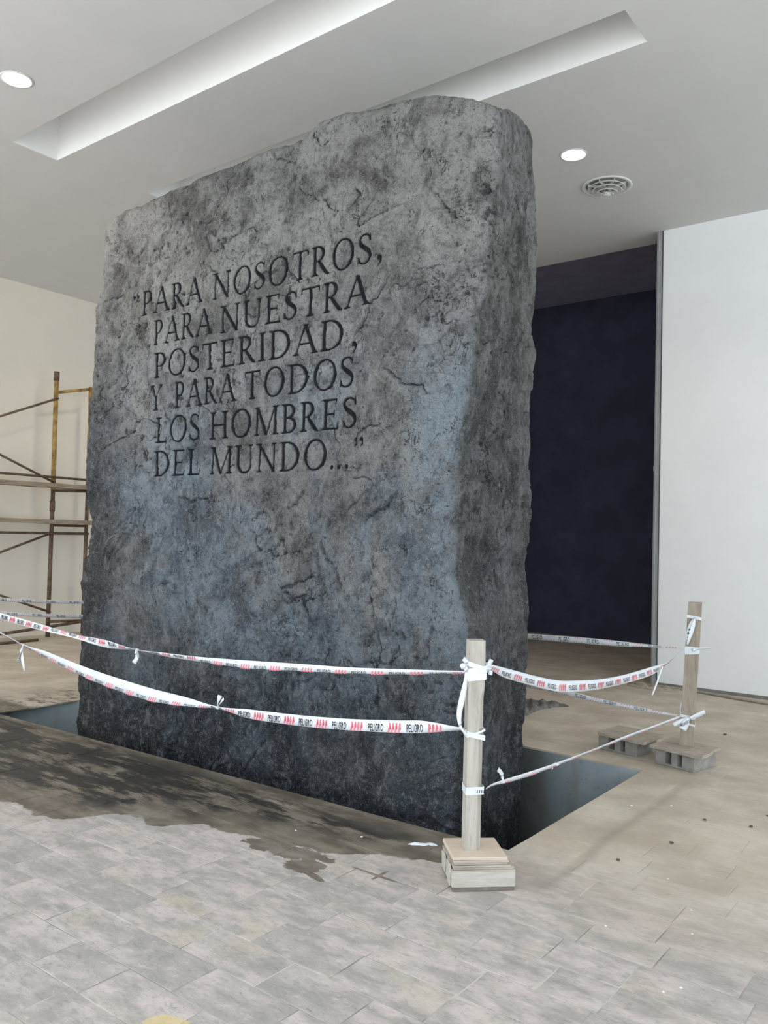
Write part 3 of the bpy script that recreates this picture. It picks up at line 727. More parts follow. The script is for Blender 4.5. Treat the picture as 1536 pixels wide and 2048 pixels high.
t = NT('painted_grey_stone'); P = t.pos(); x, y, z = t.sep(P)
big = t.noise(P, .85, 4, .55, .6); midn = t.noise(P, 2.6, 5, .62, .8)
c = t.mix(t.ss(midn, .34, .66), (.170, .167, .162), (.40, .395, .385))
c = t.mix(t.math('MULTIPLY', t.ss(t.noise(t.map(P, (1, 1, 1), (5, 2, 9)), 1.7, 4, .6, .5), .5, .68), .55), c, (.140, .130, .126))
bl = t.math('MULTIPLY', t.ss(big, .40, .56), t.ss(z, 3.4, 1.7))
c = t.mix(t.math('MULTIPLY', bl, .88), c, t.mix(t.ss(midn, .3, .65), (.115, .148, .190), (.345, .42, .495)))
# cool highlight put into the colour down the front beside the right arris
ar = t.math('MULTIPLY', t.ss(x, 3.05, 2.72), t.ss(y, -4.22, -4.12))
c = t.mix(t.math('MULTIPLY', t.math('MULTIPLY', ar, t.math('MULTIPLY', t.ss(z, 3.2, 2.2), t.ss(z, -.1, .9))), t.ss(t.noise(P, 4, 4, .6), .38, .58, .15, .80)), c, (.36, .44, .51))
# end and back: shade of the turned-away faces put into a browner, darker grey
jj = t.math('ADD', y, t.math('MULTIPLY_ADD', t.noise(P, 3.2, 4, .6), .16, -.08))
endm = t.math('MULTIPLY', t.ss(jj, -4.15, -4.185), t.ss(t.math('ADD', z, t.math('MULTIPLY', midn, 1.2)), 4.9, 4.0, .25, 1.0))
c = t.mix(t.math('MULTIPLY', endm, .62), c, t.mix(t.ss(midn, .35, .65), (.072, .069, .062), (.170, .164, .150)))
c = t.mix(t.math('MULTIPLY', t.ss(z, 2.9, 4.0, 0, .50), t.ss(midn, .36, .56)), c, (.44, .435, .42))
# tone follows the relief: dark in the hollows, pale on the ridges
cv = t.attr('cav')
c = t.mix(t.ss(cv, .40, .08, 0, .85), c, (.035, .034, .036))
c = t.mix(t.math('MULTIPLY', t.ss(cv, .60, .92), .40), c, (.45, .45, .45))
# darker towards the foot, in uneven clouds
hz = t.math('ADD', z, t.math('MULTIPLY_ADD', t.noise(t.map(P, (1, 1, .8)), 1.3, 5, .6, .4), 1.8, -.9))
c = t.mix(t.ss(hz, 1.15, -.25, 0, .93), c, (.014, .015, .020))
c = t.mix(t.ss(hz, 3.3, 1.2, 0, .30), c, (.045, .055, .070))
# left end darker
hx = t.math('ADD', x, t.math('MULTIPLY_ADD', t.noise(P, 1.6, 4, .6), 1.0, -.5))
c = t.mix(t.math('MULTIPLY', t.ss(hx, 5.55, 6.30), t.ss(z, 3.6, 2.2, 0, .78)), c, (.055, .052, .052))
g1 = t.noise(P, 34, 5, .72); g2 = t.noise(P, 120, 3, .7)
g0 = t.noise(t.map(P, (1, 1, .8)), 13, 6, .75, .6)
c = t.mix(t.ss(g0, .49, .38, 0, .75), c, t.mix(.55, c, (.02, .02, .02))); c = t.mix(t.ss(g0, .51, .64, 0, .50), c, t.mix(.55, c, (.50, .50, .50)))
c = t.mix(t.ss(g1, .46, .34, 0, .60), c, t.mix(.7, c, (.0, .0, .0))); c = t.mix(t.ss(g1, .55, .70, 0, .60), c, t.mix(.40, c, (.65, .65, .66)))
c = t.mix(t.ss(g2, .57, .68, 0, .7), c, t.mix(.40, c, (.9, .9, .92))); c = t.mix(t.ss(g2, .44, .32, 0, .6), c, t.mix(.75, c, (.0, .0, .0)))
nick = t.math('MULTIPLY', t.ss(t.math('ABSOLUTE', t.math('SUBTRACT', t.noise(t.map(P, (1, 1, .75)), 10, 4, .62, .5), .5)), .016, .004), t.ss(t.noise(t.map(P, (1, 1, 1), (2, 7, 1)), 5, 3, .6), .53, .62))
pit2 = t.math('MULTIPLY', t.ss(t.noise(P, 48, 3, .6), .37, .32), t.ss(t.noise(P, 6, 3, .6), .45, .60))
nick = t.math('MULTIPLY', t.math('MAXIMUM', nick, pit2), t.math('SUBTRACT', 1.0, t.attr('ink')))
c = t.mix(t.math('MULTIPLY', nick, .75), c, (.022, .021, .021))
c = t.mix(t.math('MULTIPLY', t.attr('ink'), .95), c, (.022, .023, .026))
b = t.bump(t.noise(P, 24, 7, .78), 1.0, .034); b = t.bump(t.noise(P, 90, 4, .8), 1.0, .010, b); b = t.bump(t.math('MULTIPLY', nick, -1.0), .9, .012, b)
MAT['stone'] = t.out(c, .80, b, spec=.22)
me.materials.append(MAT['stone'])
rock = empty('carved_stone', (4.5, -4.7, PZ), 0, 'giant dark grey standing stone with a carved Spanish inscription, set in the floor pit', 'monolith')
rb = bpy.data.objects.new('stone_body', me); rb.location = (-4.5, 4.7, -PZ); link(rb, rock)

t = NT('dark_carved_letter'); MAT['letter'] = t.out(t.mix(t.ss(t.noise(t.pos(), 40, 4, .6), .35, .7), (.006, .0065, .008), (.018, .019, .022)), .95, t.bump(t.noise(t.pos(), 90, 3), .4, .003), spec=.1)
def dlo(xq, zq):
    fi = np.clip((xdense[0] - xq) / GRID, 0, lo.shape[1] - 1.001); fj = np.clip((zq - gz[0]) / GRID, 0, lo.shape[0] - 1.001)
    i, j = int(fi), int(fj); a, b = fi - i, fj - j
    return (lo[j, i] * (1 - a) + lo[j, i + 1] * a) * (1 - b) + (lo[j + 1, i] * (1 - a) + lo[j + 1, i + 1] * a) * b
for gi, (nm, qs) in enumerate(glyphs):
    vs, fs = [], []; ox = qs[0][0][0]; oz = qs[0][0][1]
    for qi, f in enumerate(qs):
        k = len(vs)
        for (px, pz) in f: vs.append((px - ox, dlo(px, pz) - SEAT + (qi % 5) * .00012, pz - oz))
        fs.append(tuple(range(k, k + len(f))))
    me = bpy.data.meshes.new(nm); me.from_pydata(vs, [], fs); me.materials.append(MAT['letter'])
    o = bpy.data.objects.new(nm, me); o.location = (ox - 4.5, YF + 4.7, oz - PZ); link(o, rock)

# ---------------------------------------------------------------- warning tapes
FONT = bpy.data.curves.new('tape_font', 'FONT')
FONT.body = 'PELIGRO'; FONT.size = 1.0; FONT.offset = .022; FONT.resolution_u = 3; FONT.space_character = 1.12
fo = bpy.data.objects.new('tape_font', FONT); COL.objects.link(fo)
bpy.context.view_layer.update()
fm = bpy.data.meshes.new_from_object(fo.evaluated_get(bpy.context.evaluated_depsgraph_get()))
co = np.array([v.co[:2] for v in fm.vertices]); WV = (co - co.min(0)) / (co.max(0) - co.min(0)); WF = [tuple(p.vertices) for p in fm.polygons]
bpy.data.objects.remove(fo)

def ribbon(pts, widths, twist, name='barrier_tape', label=None, parent=None, phase=0.0, flip=False, text=True, group=None, rev=False, cell=.25, res=14, vf=None):
    """tape along 3-D points; widths at points; twist = angle from vertical at points"""
    n = len(pts)
    P4 = catmull(pts, res); A = [Vector((w, a, 0)) for w, a in zip(widths, twist)]; WA = catmull(A, res)
    m = len(P4); o = P4[0].copy(); fr = []; S_ = [0.0]
    for i in range(m):
        d = (P4[min(i + 1, m - 1)] - P4[max(i - 1, 0)]).normalized()
        upv = Vector((0, 0, 1)) - d * d.z
        if upv.length < .25: upv = Vector((.7, .7, 0)) - d * d.dot(Vector((.7, .7, 0)))
        upv.normalize(); sd = d.cross(upv).normalized()
        a = WA[i].y; u = upv * math.cos(a) + sd * math.sin(a)
        fr.append((P4[i] - o, d, u, u.cross(d).normalized(), max(.004, WA[i].x)))
        if i: S_.append(S_[-1] + (P4[i] - P4[i - 1]).length)
    vs, fs = [], []; th = .0005
    for i, (p, d, u, nn, w) in enumerate(fr):
        rp = 0.0
        for k, (a, b) in enumerate(((-.5, 1), (0, 1), (.5, 1), (.5, -1), (0, -1), (-.5, -1))):
            vs.append(p + u * (a * w) + nn * (b * th + (.10 * w if a == 0 else 0) + rp))
        if i:
            q = (i - 1) * 6
            for k in range(6): fs.append((q + k, q + (k + 1) % 6, q + 6 + (k + 1) % 6, q + 6 + k))
    fs.append((0, 1, 2, 3, 4, 5)); q = (m - 1) * 6; fs.append((q + 5, q + 4, q + 3, q + 2, q + 1, q))
    if parent is None:
        root = empty(name, o, 0, label, 'tape', group)
    else: root = parent
    off = o - Vector(root.location) if parent is not None else Vector((0, 0, 0))
    band = mobj('band' if parent is None else name, [v + off for v in vs], fs, MAT['tape'], root, True)
    if not text: return root
    total = S_[-1]; cs = np.array(S_)
    def at(s, v, side):
        s = min(max(s, 0), total); i = min(int(np.searchsorted(cs, s)), m - 1); i = max(i, 1)
        f = (s - cs[i - 1]) / max(1e-6, cs[i] - cs[i - 1]); a, b = fr[i - 1], fr[i]
        p = a[0].lerp(b[0], f); u = a[2].lerp(b[2], f); nn = a[3].lerp(b[3], f); w = a[4] + (b[4] - a[4]) * f
        return p + u * (v * w) + nn * ((.10 * w * (1 - abs(v) * 2)) + side * .0016) + off
    bv, bf, rvv, rff = [], [], [], []
    s = -phase
    while s < total:
        for side in (1, -1):
            fl = (side < 0) != flip
            va, vb = vf(s / total) if vf else (-.36, .34)
            def put(V2, F2, s0, s1, lst, fl_, v0=-.36, v1=.34):
                if s0 < 0 or s1 > total: return
                k = len(lst)
                for (a, b) in V2:
                    a2 = 1 - a if fl_ else a
                    lst.append(at(s0 + (s1 - s0) * a2, v0 + (v1 - v0) * b, side))
                (bf if lst is bv else rff).extend([tuple(k + q for q in f) for f in F2])
            put(WV, WF, s + .02, s + .120, bv, not fl, va, vb)
            for q in range(4):
                sl = .010 if not fl else -.010
                V2 = []; F2 = []
                x0 = s + .150 + q * .0215
                V2 = [(0, 0), (.42, 0), (.85, 1), (.43, 1)]
                put(V2, [(0, 1, 2, 3)], x0, x0 + .022, rvv, not fl, va - .06, vb + .08)
        s += cell
    if bv: tag(mobj('lettering', bv, bf, MAT['tape_black'], root), kind='stuff')
    if rvv: tag(mobj('red_bars', rvv, rff, MAT['tape_red'], root), kind='stuff')
    return root
def tail(parent, p0, p1, w0, w1, name='torn_end', bend=.01, text=False, ph=.1):
    a = Vector(p0); b = Vector(p1); mid = (a + b) / 2 + Vector((random.uniform(-1, 1), random.uniform(-1, 1), random.uniform(-1, 1))) * bend
    r = ribbon([a, mid, b], [w0, (w0 + w1) * .6, w1], [random.uniform(-.5, .5), random.uniform(-.8, .8), random.uniform(-.9, .9)], name, parent=parent, text=False, res=5)
def knot(parent, p, r, name='knot'):
    bm = bmesh.new(); bmesh.ops.create_icosphere(bm, subdivisions=2, radius=r)
    rq = random.Random(int(abs(p[0]) * 1000))
    for v in bm.verts: v.co *= rq.uniform(.65, 1.25); v.co.z *= .8
    q = Vector(p) - parent.location
    for v in bm.verts: v.co += q
    return bobj(name, bm, MAT['tape'], parent)
def wrap(parent, c, half, z, w, rz, name='wrap', tilt=0.0, lean=(0, 0)):
    """tape wound once round a square post"""
    bm = bmesh.new(); n = 4; rings = []
    cor = [(-1, -1), (1, -1), (1, 1), (-1, 1)]; cs_, sn = math.cos(rz), math.sin(rz)
    for k, (dz, h) in enumerate(((-w / 2, half + .0022), (w / 2, half + .0026), (w / 2, half + .0012), (-w / 2, half + .0012))):
        r = []
        for (a, b) in cor:
            X_, Y_ = a * h, b * h
            r.append(bm.verts.new(Vector((c[0] + X_ * cs_ - Y_ * sn, c[1] + X_ * sn + Y_ * cs_, z + dz + tilt * a * .02)) - parent.location))
        rings.append(r)
    for a in range(4):
        A, B = rings[a], rings[(a + 1) % 4]
        for k in range(4): bm.faces.new((A[k], A[(k + 1) % 4], B[(k + 1) % 4], B[k]))
    return bobj(name, bm, MAT['tape'], parent)

P1 = (2.003, -3.358); P2 = (1.885, -6.165); P3 = (7.45, -6.40); P4c = (7.50, -3.42)
RZ1 = math.radians(44.3); RZ2 = math.radians(14)
pi2 = math.pi / 2
# front upper: turned on edge for much of its run
fu = ribbon([(7.455, -3.44, .93), (6.576, -3.40, .885), (5.98, -3.395, .850), (5.404, -3.385, .822), (5.0, -3.38, .806), (4.632, -3.37, .802), (4.30, -3.36, .806), (4.002, -3.36, .813), (3.543, -3.345, .835), (3.133, -3.34, .866), (2.765, -3.33, .894), (2.432, -3.325, .927), (2.034, -3.325, .972)],
            [.03, .050, .046, .030, .052, .016, .030, .034, .046, .040, .034, .030, .018], [.2, .1, -.2, -.7, .1, .8, .5, .4, .1, .15, .3, .45, .8],
            label='upper red and white danger tape stretched across the front of the stone', phase=.05, vf=lambda q: (-.40, .30) if q < .3 else ((-.2, .40) if q < .62 else (-.55, -.10)))
tail(fu, (4.64, -3.365, .805), (4.655, -3.36, .715), .012, .030)
tail(fu, (4.64, -3.365, .805), (4.620, -3.36, .735), .012, .014)
knot(fu, (4.64, -3.37, .805), .011)
# front lower
flo = ribbon([(7.455, -3.44, .86), (6.565, -3.40, .755), (6.115, -3.39, .684), (5.80, -3.385, .650), (5.423, -3.38, .602), (5.05, -3.375, .562), (4.505, -3.36, .532), (4.10, -3.355, .536), (3.80, -3.355, .543), (3.53, -3.35, .548), (3.121, -3.34, .575), (2.754, -3.33, .612), (2.423, -3.325, .655), (2.25, -3.32, .682), (2.036, -3.322, .706)],
             [.03, .024, .020, .052, .064, .076, .080, .054, .016, .052, .058, .058, .060, .056, .014], [.2, .5, .6, .2, .0, -.1, -.15, -.2, .4, .05, .0, -.05, -.1, .1, .7],
             label='lower red and white danger tape sagging across the front of the stone', phase=.16, vf=lambda q: (-.50, -.24) if q < .64 else (-.46, .20))
for e in ((6.13, -3.36, .56, .032), (6.02, -3.35, .50, .030)): tail(flo, (6.115, -3.385, .684), e[:3], .012, e[3], bend=.02)
tail(flo, (3.80, -3.35, .545), (3.755, -3.33, .625), .012, .028); tail(flo, (3.80, -3.35, .545), (3.725, -3.33, .612), .010, .020)
knot(flo, (3.80, -3.352, .545), .013); knot(flo, (6.115, -3.388, .684), .012)
# right upper, sagging from the near post to the far post
ru = ribbon([(1.962, -3.402, 1.005), (1.972, -3.596, .945), (1.965, -3.901, .868), (1.955, -4.15, .812), (1.948, -4.365, .784), (1.937, -4.695, .755), (1.924, -5.063, .742), (1.909, -5.475, .745), (1.898, -5.75, .762), (1.890, -6.00, .810), (1.888, -6.11, .838)],
            [.016, .046, .052, .060, .062, .060, .056, .052, .034, .016, .016], [.3, .2, .1, .0, -.1, .1, .0, -.2, .5, .9, .8],
            label='sagging red and white danger tape between the near post and the far right post', phase=.10, flip=False, vf=lambda q: (-.34, .10))
tail(ru, (1.9, -5.70, .757), (1.935, -5.60, .565), .014, .010, bend=.004)
# right lower, rolled thin
rl = ribbon([(1.955, -3.402, .428), (1.978, -3.523, .416), (1.967, -3.80, .398), (1.956, -4.141, .386), (1.940, -4.60, .378), (1.923, -5.077, .373), (1.906, -5.60, .360), (1.893, -6.098, .348)],
            [.012, .016, .026, .022, .020, .022, .022, .026], [.5, .3, .2, .3, .5, .3, .3, .2], label='thin rolled danger tape low between the near post and the far right post', phase=.2, vf=lambda q: (-.50, -.30))
tail(rl, (1.976, -3.60, .412), (1.99, -3.57, .475), .010, .022); knot(rl, (1.976, -3.60, .412), .010)
knot(rl, (1.956, -4.16, .385), .012); tail(rl, (1.956, -4.16, .385), (1.965, -4.12, .365), .016, .02)
# back pair behind the stone
bu = ribbon([(1.92, -6.165, .835), (2.155, -6.172, .828), (2.476, -6.185, .818), (2.774, -6.198, .812), (3.209, -6.217, .798), (4.5, -6.27, .76), (6.0, -6.34, .80), (7.40, -6.40, .86)],
            [.010, .020, .044, .046, .046, .05, .05, .04], [.6, .3, .0, .0, .0, .1, .1, .1], label='upper danger tape behind the stone in front of the dark opening', phase=.12)
bl = ribbon([(1.94, -6.165, .338), (2.147, -6.171, .340), (2.551, -6.189, .356), (2.99, -6.208, .388), (3.224, -6.218, .392), (4.5, -6.27, .40), (6.0, -6.34, .50), (7.40, -6.40, .62)],
            [.012, .024, .034, .044, .046, .05, .05, .04], [.6, .3, .2, .0, .0, .1, .1, .1], label='lower danger tape behind the stone above the floor to its right', phase=.04)
# left pair running to the off-frame corner post
lu = ribbon([(7.45, -6.38, .86), (7.45, -5.5, .850), (7.45, -4.68, .868), (7.455, -3.88, .930), (7.47, -3.46, .97)], [.03, .034, .034, .034, .03], [.2, .1, .2, .2, .1], label='upper danger tape beyond the left end of the stone in front of the cream wall', phase=.08)
ll = ribbon([(7.45, -6.38, .66), (7.45, -5.5, .690), (7.45, -4.68, .725), (7.455, -3.88, .803), (7.47, -3.46, .86)], [.03, .036, .036, .036, .03], [.2, .1, .1, .2, .1], label='lower danger tape beyond the left end of the stone above the scaffold foot', phase=.19)

# ---------------------------------------------------------------- posts and their bases
def post(name, at_xy, z0, z1, half, rz, mat, label, chamfer=(.0, .0), lean=(0, 0)):
    root = empty(name, (at_xy[0], at_xy[1], z0), rz, label, 'post')
    bm = bmesh.new(); h = half; prof2 = [(-h, -h), (h, -h), (h, h), (-h, h)]
    if chamfer[0]: prof2 = [(-h, -h), (h, -h), (h, h), (-h + chamfer[0], h), (-h, h - chamfer[1])]
    n = len(prof2); rings = []; H = z1 - z0; K = 14
    ra_ = random.Random(3)
    for k in range(K + 1):
        z = H * k / K; s_ = 1.0 if k < K else .97
        if chamfer[0] and k >= K - 3: pp = [(a, b) for a, b in prof2]; f = .25
        else: f = 1
        r = []
        for (a, b) in prof2:
            if chamfer[0] and f < 1 and (a, b) in (prof2[3], prof2[4]):
                a, b = (-h + chamfer[0] * f, h) if (a, b) == prof2[3] else (-h, h - chamfer[1] * f)
            r.append(bm.verts.new((a * s_ + lean[0] * z + ra_.uniform(-.0008, .0008), b * s_ + lean[1] * z + ra_.uniform(-.0008, .0008), z)))
        rings.append(r)
    for A, B in zip(rings, rings[1:]):
        for k in range(n): bm.faces.new((A[k], A[(k + 1) % n], B[(k + 1) % n], B[k]))
    bm.faces.new(rings[0][::-1]); bm.faces.new(rings[-1])
    bobj('lumber', bm, mat, root)
    return root
# near base: local x runs along its front edge (to the right in view), local y away from the viewer
def frame_mat(o, e1, e2): return math.atan2(e1[1], e1[0])
BC = (1.981, -3.376); BR = math.atan2(-.695, -.719)
# local axes: +x = (-.719,-.695); +y = (.695,-.719)
base = empty('footing_block', (BC[0], BC[1], 0), BR, 'pale layered timber and plywood block under the near post', 'block')
base.location.z = 0
box('bottom_strip', (-.143, -.122, .0012), (.146, .126, .020), MAT['timber_dark'], base, .002, .0015)
box('timber_block', (-.146, -.126, .020), (.148, .128, .088), MAT['timber'], base, .003, .0015)
for k, (l, r, f, z0_, z1_) in enumerate(((-.146, .148, -.124, .088, .098), (-.140, .143, -.121, .0985, .108), (-.144, .128, -.125, .1085, .118), (-.135, .112, -.119, .1185, .129), (-.142, .118, -.126, .1295, .140))):
    b = box('plywood_layer', (l, f, z0_), (r, .125, z1_), MAT['ply_edge'], base, .0015, .002)
box('top_sheet', (-.143, -.125, .1405), (.112, .122, .153), MAT['ply_top'], base, .002, .002)
box('side_cleat', (-.153, -.10, .020), (-.1462, -.045, .118), MAT['timber'], base, .001, .001)
box('side_cleat', (-.151, .015, .030), (-.1462, .075, .112), MAT['timber'], base, .001, .001)
p1 = post('wooden_post', P1, .1535, 1.125, .040, BR + math.pi, MAT['post_light'], 'pale square wooden post at the near corner of the pit, tapes tied round it', (.026, .036))
# tapes wound round the near post
wr = empty('barrier_tape', (P1[0], P1[1], .95), 0, 'crumpled white tape knotted round the near post with a strip hanging down its left side', 'tape')
for (z, w, ti) in ((.985, .035, .4), (1.005, .022, -.7), (.955, .030, .2)): wrap(wr, P1, .0405, z, w, BR, tilt=ti)
wrap(wr, P1, .0405, .682, .024, BR, tilt=-.5); wrap(wr, P1, .0405, .694, .010, BR, tilt=.8)
wrap(wr, P1, .0405, .428, .036, BR, tilt=.1)
EL = Vector((.719, .695, 0)); EV = Vector((-.695, .719, 0))      # to the left in view, and towards the viewer
L1 = Vector((P1[0], P1[1], 0)) + EL * .046 + EV * .02
ribbon([L1 + Vector((0, 0, .975)), L1 + EL * .005 + Vector((0, 0, .93)), L1 + EL * .02 + Vector((0, 0, .85)), L1 + EL * .032 + Vector((0, 0, .78)), L1 + EL * .024 + Vector((0, 0, .72)), L1 + EL * -.002 + EV * .02 + Vector((0, 0, .686))],
       [.014, .02, .028, .024, .014, .012], [.1, .3, .5, .4, .2, .2], 'hanging_strip', parent=wr, text=False)
for k in range(5):
    a = L1 + Vector((0, 0, 1.0)); tail(wr, a, a + EL * random.uniform(.012, .03) + Vector((0, 0, random.uniform(-.015, .045))), .018, .022, 'crumpled_loop', .008)
R1 = Vector((P1[0], P1[1], 0)) - EL * .045 + EV * .02
for k in range(5):
    a = R1 + Vector((0, 0, .995)); tail(wr, a, a - EL * random.uniform(.0, .028) + Vector((0, 0, random.uniform(-.035, .045))), .016, .020, 'crumpled_loop', .008)
knot(wr, R1 + Vector((0, 0, .995)), .015); knot(wr, L1 + Vector((0, 0, .70)) , .010)
# letters of the print showing on the lowest wrap
cf = Vector((P1[0], P1[1], .418)) + EV * .0435 - EL * .008
vv = []; ff = []
for k in range(4):
    k0 = len(vv); x0 = .0 + k * .0105
    for (a, b) in ((0, 0), (.004, 0), (.006, .014), (.002, .014)): vv.append(cf - EL * (x0 + a) + Vector((0, 0, b)) - wr.location)
    ff.append((k0, k0 + 1, k0 + 2, k0 + 3))
tag(mobj('lettering', vv, ff, MAT['tape_black'], wr), kind='stuff')

def hollow_block(loc, ex, label, plank, size=(.30, .30, .118)):
    """hollow clay-grey block lying on its side: openings on the front, a board on top"""
    rz = ex; w, d, h = size
    root = empty('concrete_block', (loc[0], loc[1], 0), rz, label, 'block', None)
    bm = bmesh.new(); t_ = .018
    cols = [(-w / 2, -w / 2 + w * .27), (-w * .075, w * .075), (w / 2 - w * .30, w / 2)]
    add_box(bm, (-w / 2, -d / 2, .0012), (w / 2, d / 2, t_)); add_box(bm, (-w / 2, -d / 2, h - t_), (w / 2, d / 2, h))
    bmesh.ops.bevel(bm, geom=bm.edges[:], offset=.003, segments=1, affect='EDGES')
    for (a, b) in cols: add_box(bm, (a, -d / 2 + .003, t_), (b, d / 2 - .003, h - t_), None, .001)
    bobj('block_body', bm, MAT['block'], root)
    return root
def board(name, corners, z, th, label, seed, split=True):
    """rough board with ragged ends; corners: front-left, front-right, back-right, back-left"""
    rq = random.Random(seed); fl_, fr_, br_, bl_ = [Vector((*c, 0)) for c in corners]
    c = (fl_ + fr_ + br_ + bl_) / 4; n = 9; out = []
    def edge(a, b, rag):
        for k in range(n):
            p = a.lerp(b, k / n); q = (b - a).normalized(); nn = Vector((-q.y, q.x, 0)); out.append(p + nn * rq.uniform(-rag, rag))
    edge(fl_, fr_, .003); edge(fr_, br_, .009); edge(br_, bl_, .003); edge(bl_, fl_, .009)
    m = len(out); vs = [(p - c) + Vector((0, 0, 0 + rq.uniform(0, .001))) for p in out] + [((p - c) * .985) + Vector((0, 0, th + rq.uniform(-.002, .001))) for p in out]
    o = mobj(name, vs, [tuple(range(m))[::-1], tuple(range(m, 2 * m))] + [(i_, (i_ + 1) % m, m + (i_ + 1) % m, m + i_) for i_ in range(m)], MAT['board'])
    o.location = (c.x, c.y, z); return tag(o, label, 'board')
hollow_block((1.865, -6.118), math.atan2(-.07, .295) + math.pi, 'grey hollow concrete block under the far right wooden post', None, (.303, .300, .118))
board('wooden_board', [(2.075, -5.963), (1.680, -5.868), (1.655, -6.235), (2.03, -6.33)], .1185, .020, 'weathered board on the block that carries the far right post', 4)
hollow_block((2.345, -6.245), math.atan2(.056, -.324), 'empty grey hollow concrete block left of the far right post, nearest the pit corner', None, (.330, .300, .118))
board('wooden_board', [(2.515, -6.060), (2.128, -5.985), (2.100, -6.345), (2.49, -6.42)], .1185, .022, 'split weathered board lying on the block that has no post', 9)
P2b = (1.868, -6.150)
p2 = post('wooden_post', P2b, .1395, 1.180, .047, math.radians(14) , MAT['post_brown'], 'brown weathered wooden post standing on a block before the white wall', (0, 0), (-.045, -.022))
wr2 = empty('barrier_tape', (P2b[0], P2b[1], .8), 0, 'torn danger tape wound round the brown post in front of the white wall', 'tape')
def c2(z): a = math.radians(14); lx, ly = -.045 * (z - .14), -.022 * (z - .14); return (P2b[0] + lx * math.cos(a) - ly * math.sin(a), P2b[1] + lx * math.sin(a) + ly * math.cos(a))
for z, w, ti in ((1.072, .022, .4), (.838, .040, .1), (.815, .022, -.3), (.350, .020, .2), (.300, .014, .5), (.332, .012, -.6)): wrap(wr2, c2(z), .0475, z, w, math.radians(14), tilt=ti)
FV = Vector((-.45, .89, 0)).normalized(); RV = Vector((-.89, -.45, 0)).normalized()   # towards the viewer and to the right in view
def q2(z, r, f): c = c2(z); return Vector((c[0], c[1], z)) + RV * r + FV * f
def strip2(pts, ws, tw, nm): ribbon(pts, ws, tw, nm, parent=wr2, text=False, res=6)
strip2([q2(1.065, -.008, .064), q2(1.02, -.018, .070), q2(.95, -.036, .072), q2(.875, -.050, .068)], [.012, .030, .034, .012], [.1, .1, .1, .1], 'hanging_strip')
strip2([q2(1.06, -.020, .064), q2(1.0, -.045, .068), q2(.90, -.058, .066)], [.010, .022, .012], [.1, .3, .2], 'hanging_strip')
strip2([q2(.838, .0, .066), q2(.852, .05, .066), q2(.856, .105, .06)], [.012, .016, .012], [.6, .5, .7], 'torn_end')
strip2([q2(.352, .0, .070), q2(.368, .045, .072), q2(.400, .10, .068)], [.012, .034, .030], [.1, .2, .2], 'torn_end')
strip2([q2(.350, -.005, .072), q2(.320, -.025, .082), q2(.265, -.050, .09)], [.012, .050, .056], [.2, .2, .1], 'torn_end')
strip2([q2(.350, -.010, .072), q2(.322, -.065, .080), q2(.292, -.115, .085)], [.010, .028, .030], [.2, .2, .1], 'torn_end')
strip2([q2(.35, -.055, .03), q2(.41, -.060, .03), q2(.45, -.052, .03)], [.014, .016, .010], [.2, .2, .1], 'torn_end')
knot(wr2, q2(.352, .005, .068), .015); knot(wr2, q2(.838, -.005, .064), .014); knot(wr2, q2(1.068, -.005, .064), .010)
# printed marks on the hanging ends
vv, ff = [], []
o_ = q2(.262, -.066, .0925)
for (a, b) in WV: a2 = .4 + a * .6; vv.append(o_ + RV * (a * .072) + Vector((0, 0, .012 + a * .050 + b * .026)) - wr2.location)
ff += list(WF)
for (r, z, s) in ((-.045, .985, .007), (-.050, .958, .008), (-.052, .930, .004), (-.054, .908, .003)):
    k = len(vv); c = q2(z, r, .0765)
    for j_ in range(6): vv.append(c + RV * (s * math.cos(j_ * math.pi / 3)) + Vector((0, 0, s * math.sin(j_ * math.pi / 3))) - wr2.location)
    ff.append(tuple(range(k, k + 6)))
tag(mobj('lettering', vv, ff, MAT['tape_black'], wr2), kind='stuff')
# two further posts stand behind the stone and just outside the view; they carry the tapes
for (p, lab) in ((P3, 'wooden post hidden behind the left end of the stone'), (P4c, 'wooden post left of the pit, just past the edge of view')):
    b = box('footing_block', (-.14, -.14, .0012), (.14, .14, .10), MAT['timber'], None, .003); b.location = (p[0] + .03, p[1] + (-.02 if p is P3 else .03), 0)
    tag(b, 'timber block under the ' + lab, 'block')
    post('wooden_post', (p[0] + .03, p[1] + (-.02 if p is P3 else .03)), .1005, 1.10, .040, 0, MAT['post_light'], lab)

# ---------------------------------------------------------------- scaffold by the left wall
SX = 11.22
sc = empty('scaffold', (SX, -6.58, 0), 0, 'rusty and yellow tubular scaffold standing against the cream wall on the left', 'scaffold')
def sp(y, z, x=0.0): return (x, y + 6.58, z)
def st(name, pts, r, mat): return tube(name, [sp(*p) for p in pts], r, mat, sc, 10)
st('upright', [(-6.58, .012), (-6.58, 1.0), (-6.58, 2.20)], .030, MAT['rust'])
st('upright', [(-6.58, 2.18), (-6.575, 3.0), (-6.57, 3.90)], .034, MAT['yellow_paint'])
st('upright_cap', [(-6.57, 3.80), (-6.57, 3.935)], .040, MAT['rust'])
st('joint_collar', [(-6.58, 1.86), (-6.58, 2.02)], .038, MAT['rust'])
st('upright', [(-7.15, .012), (-7.15, 2.2)], .028, MAT['rust']); st('upright', [(-7.15, 2.2), (-7.14, 3.80)], .030, MAT['yellow_paint'])
st('top_rail', [(-6.57, 3.625), (-7.14, 3.765)], .024, MAT['yellow_paint'])
for z0_, z1_ in ((2.17, 2.19), (1.535, 1.540), (.235, .215)): st('rung', [(-6.58, z0_, .0), (-7.15, z1_, .0)], .022, MAT['rust'])
st('rung', [(-6.58, 1.655), (-7.15, 1.655)], .020, MAT['rust'])
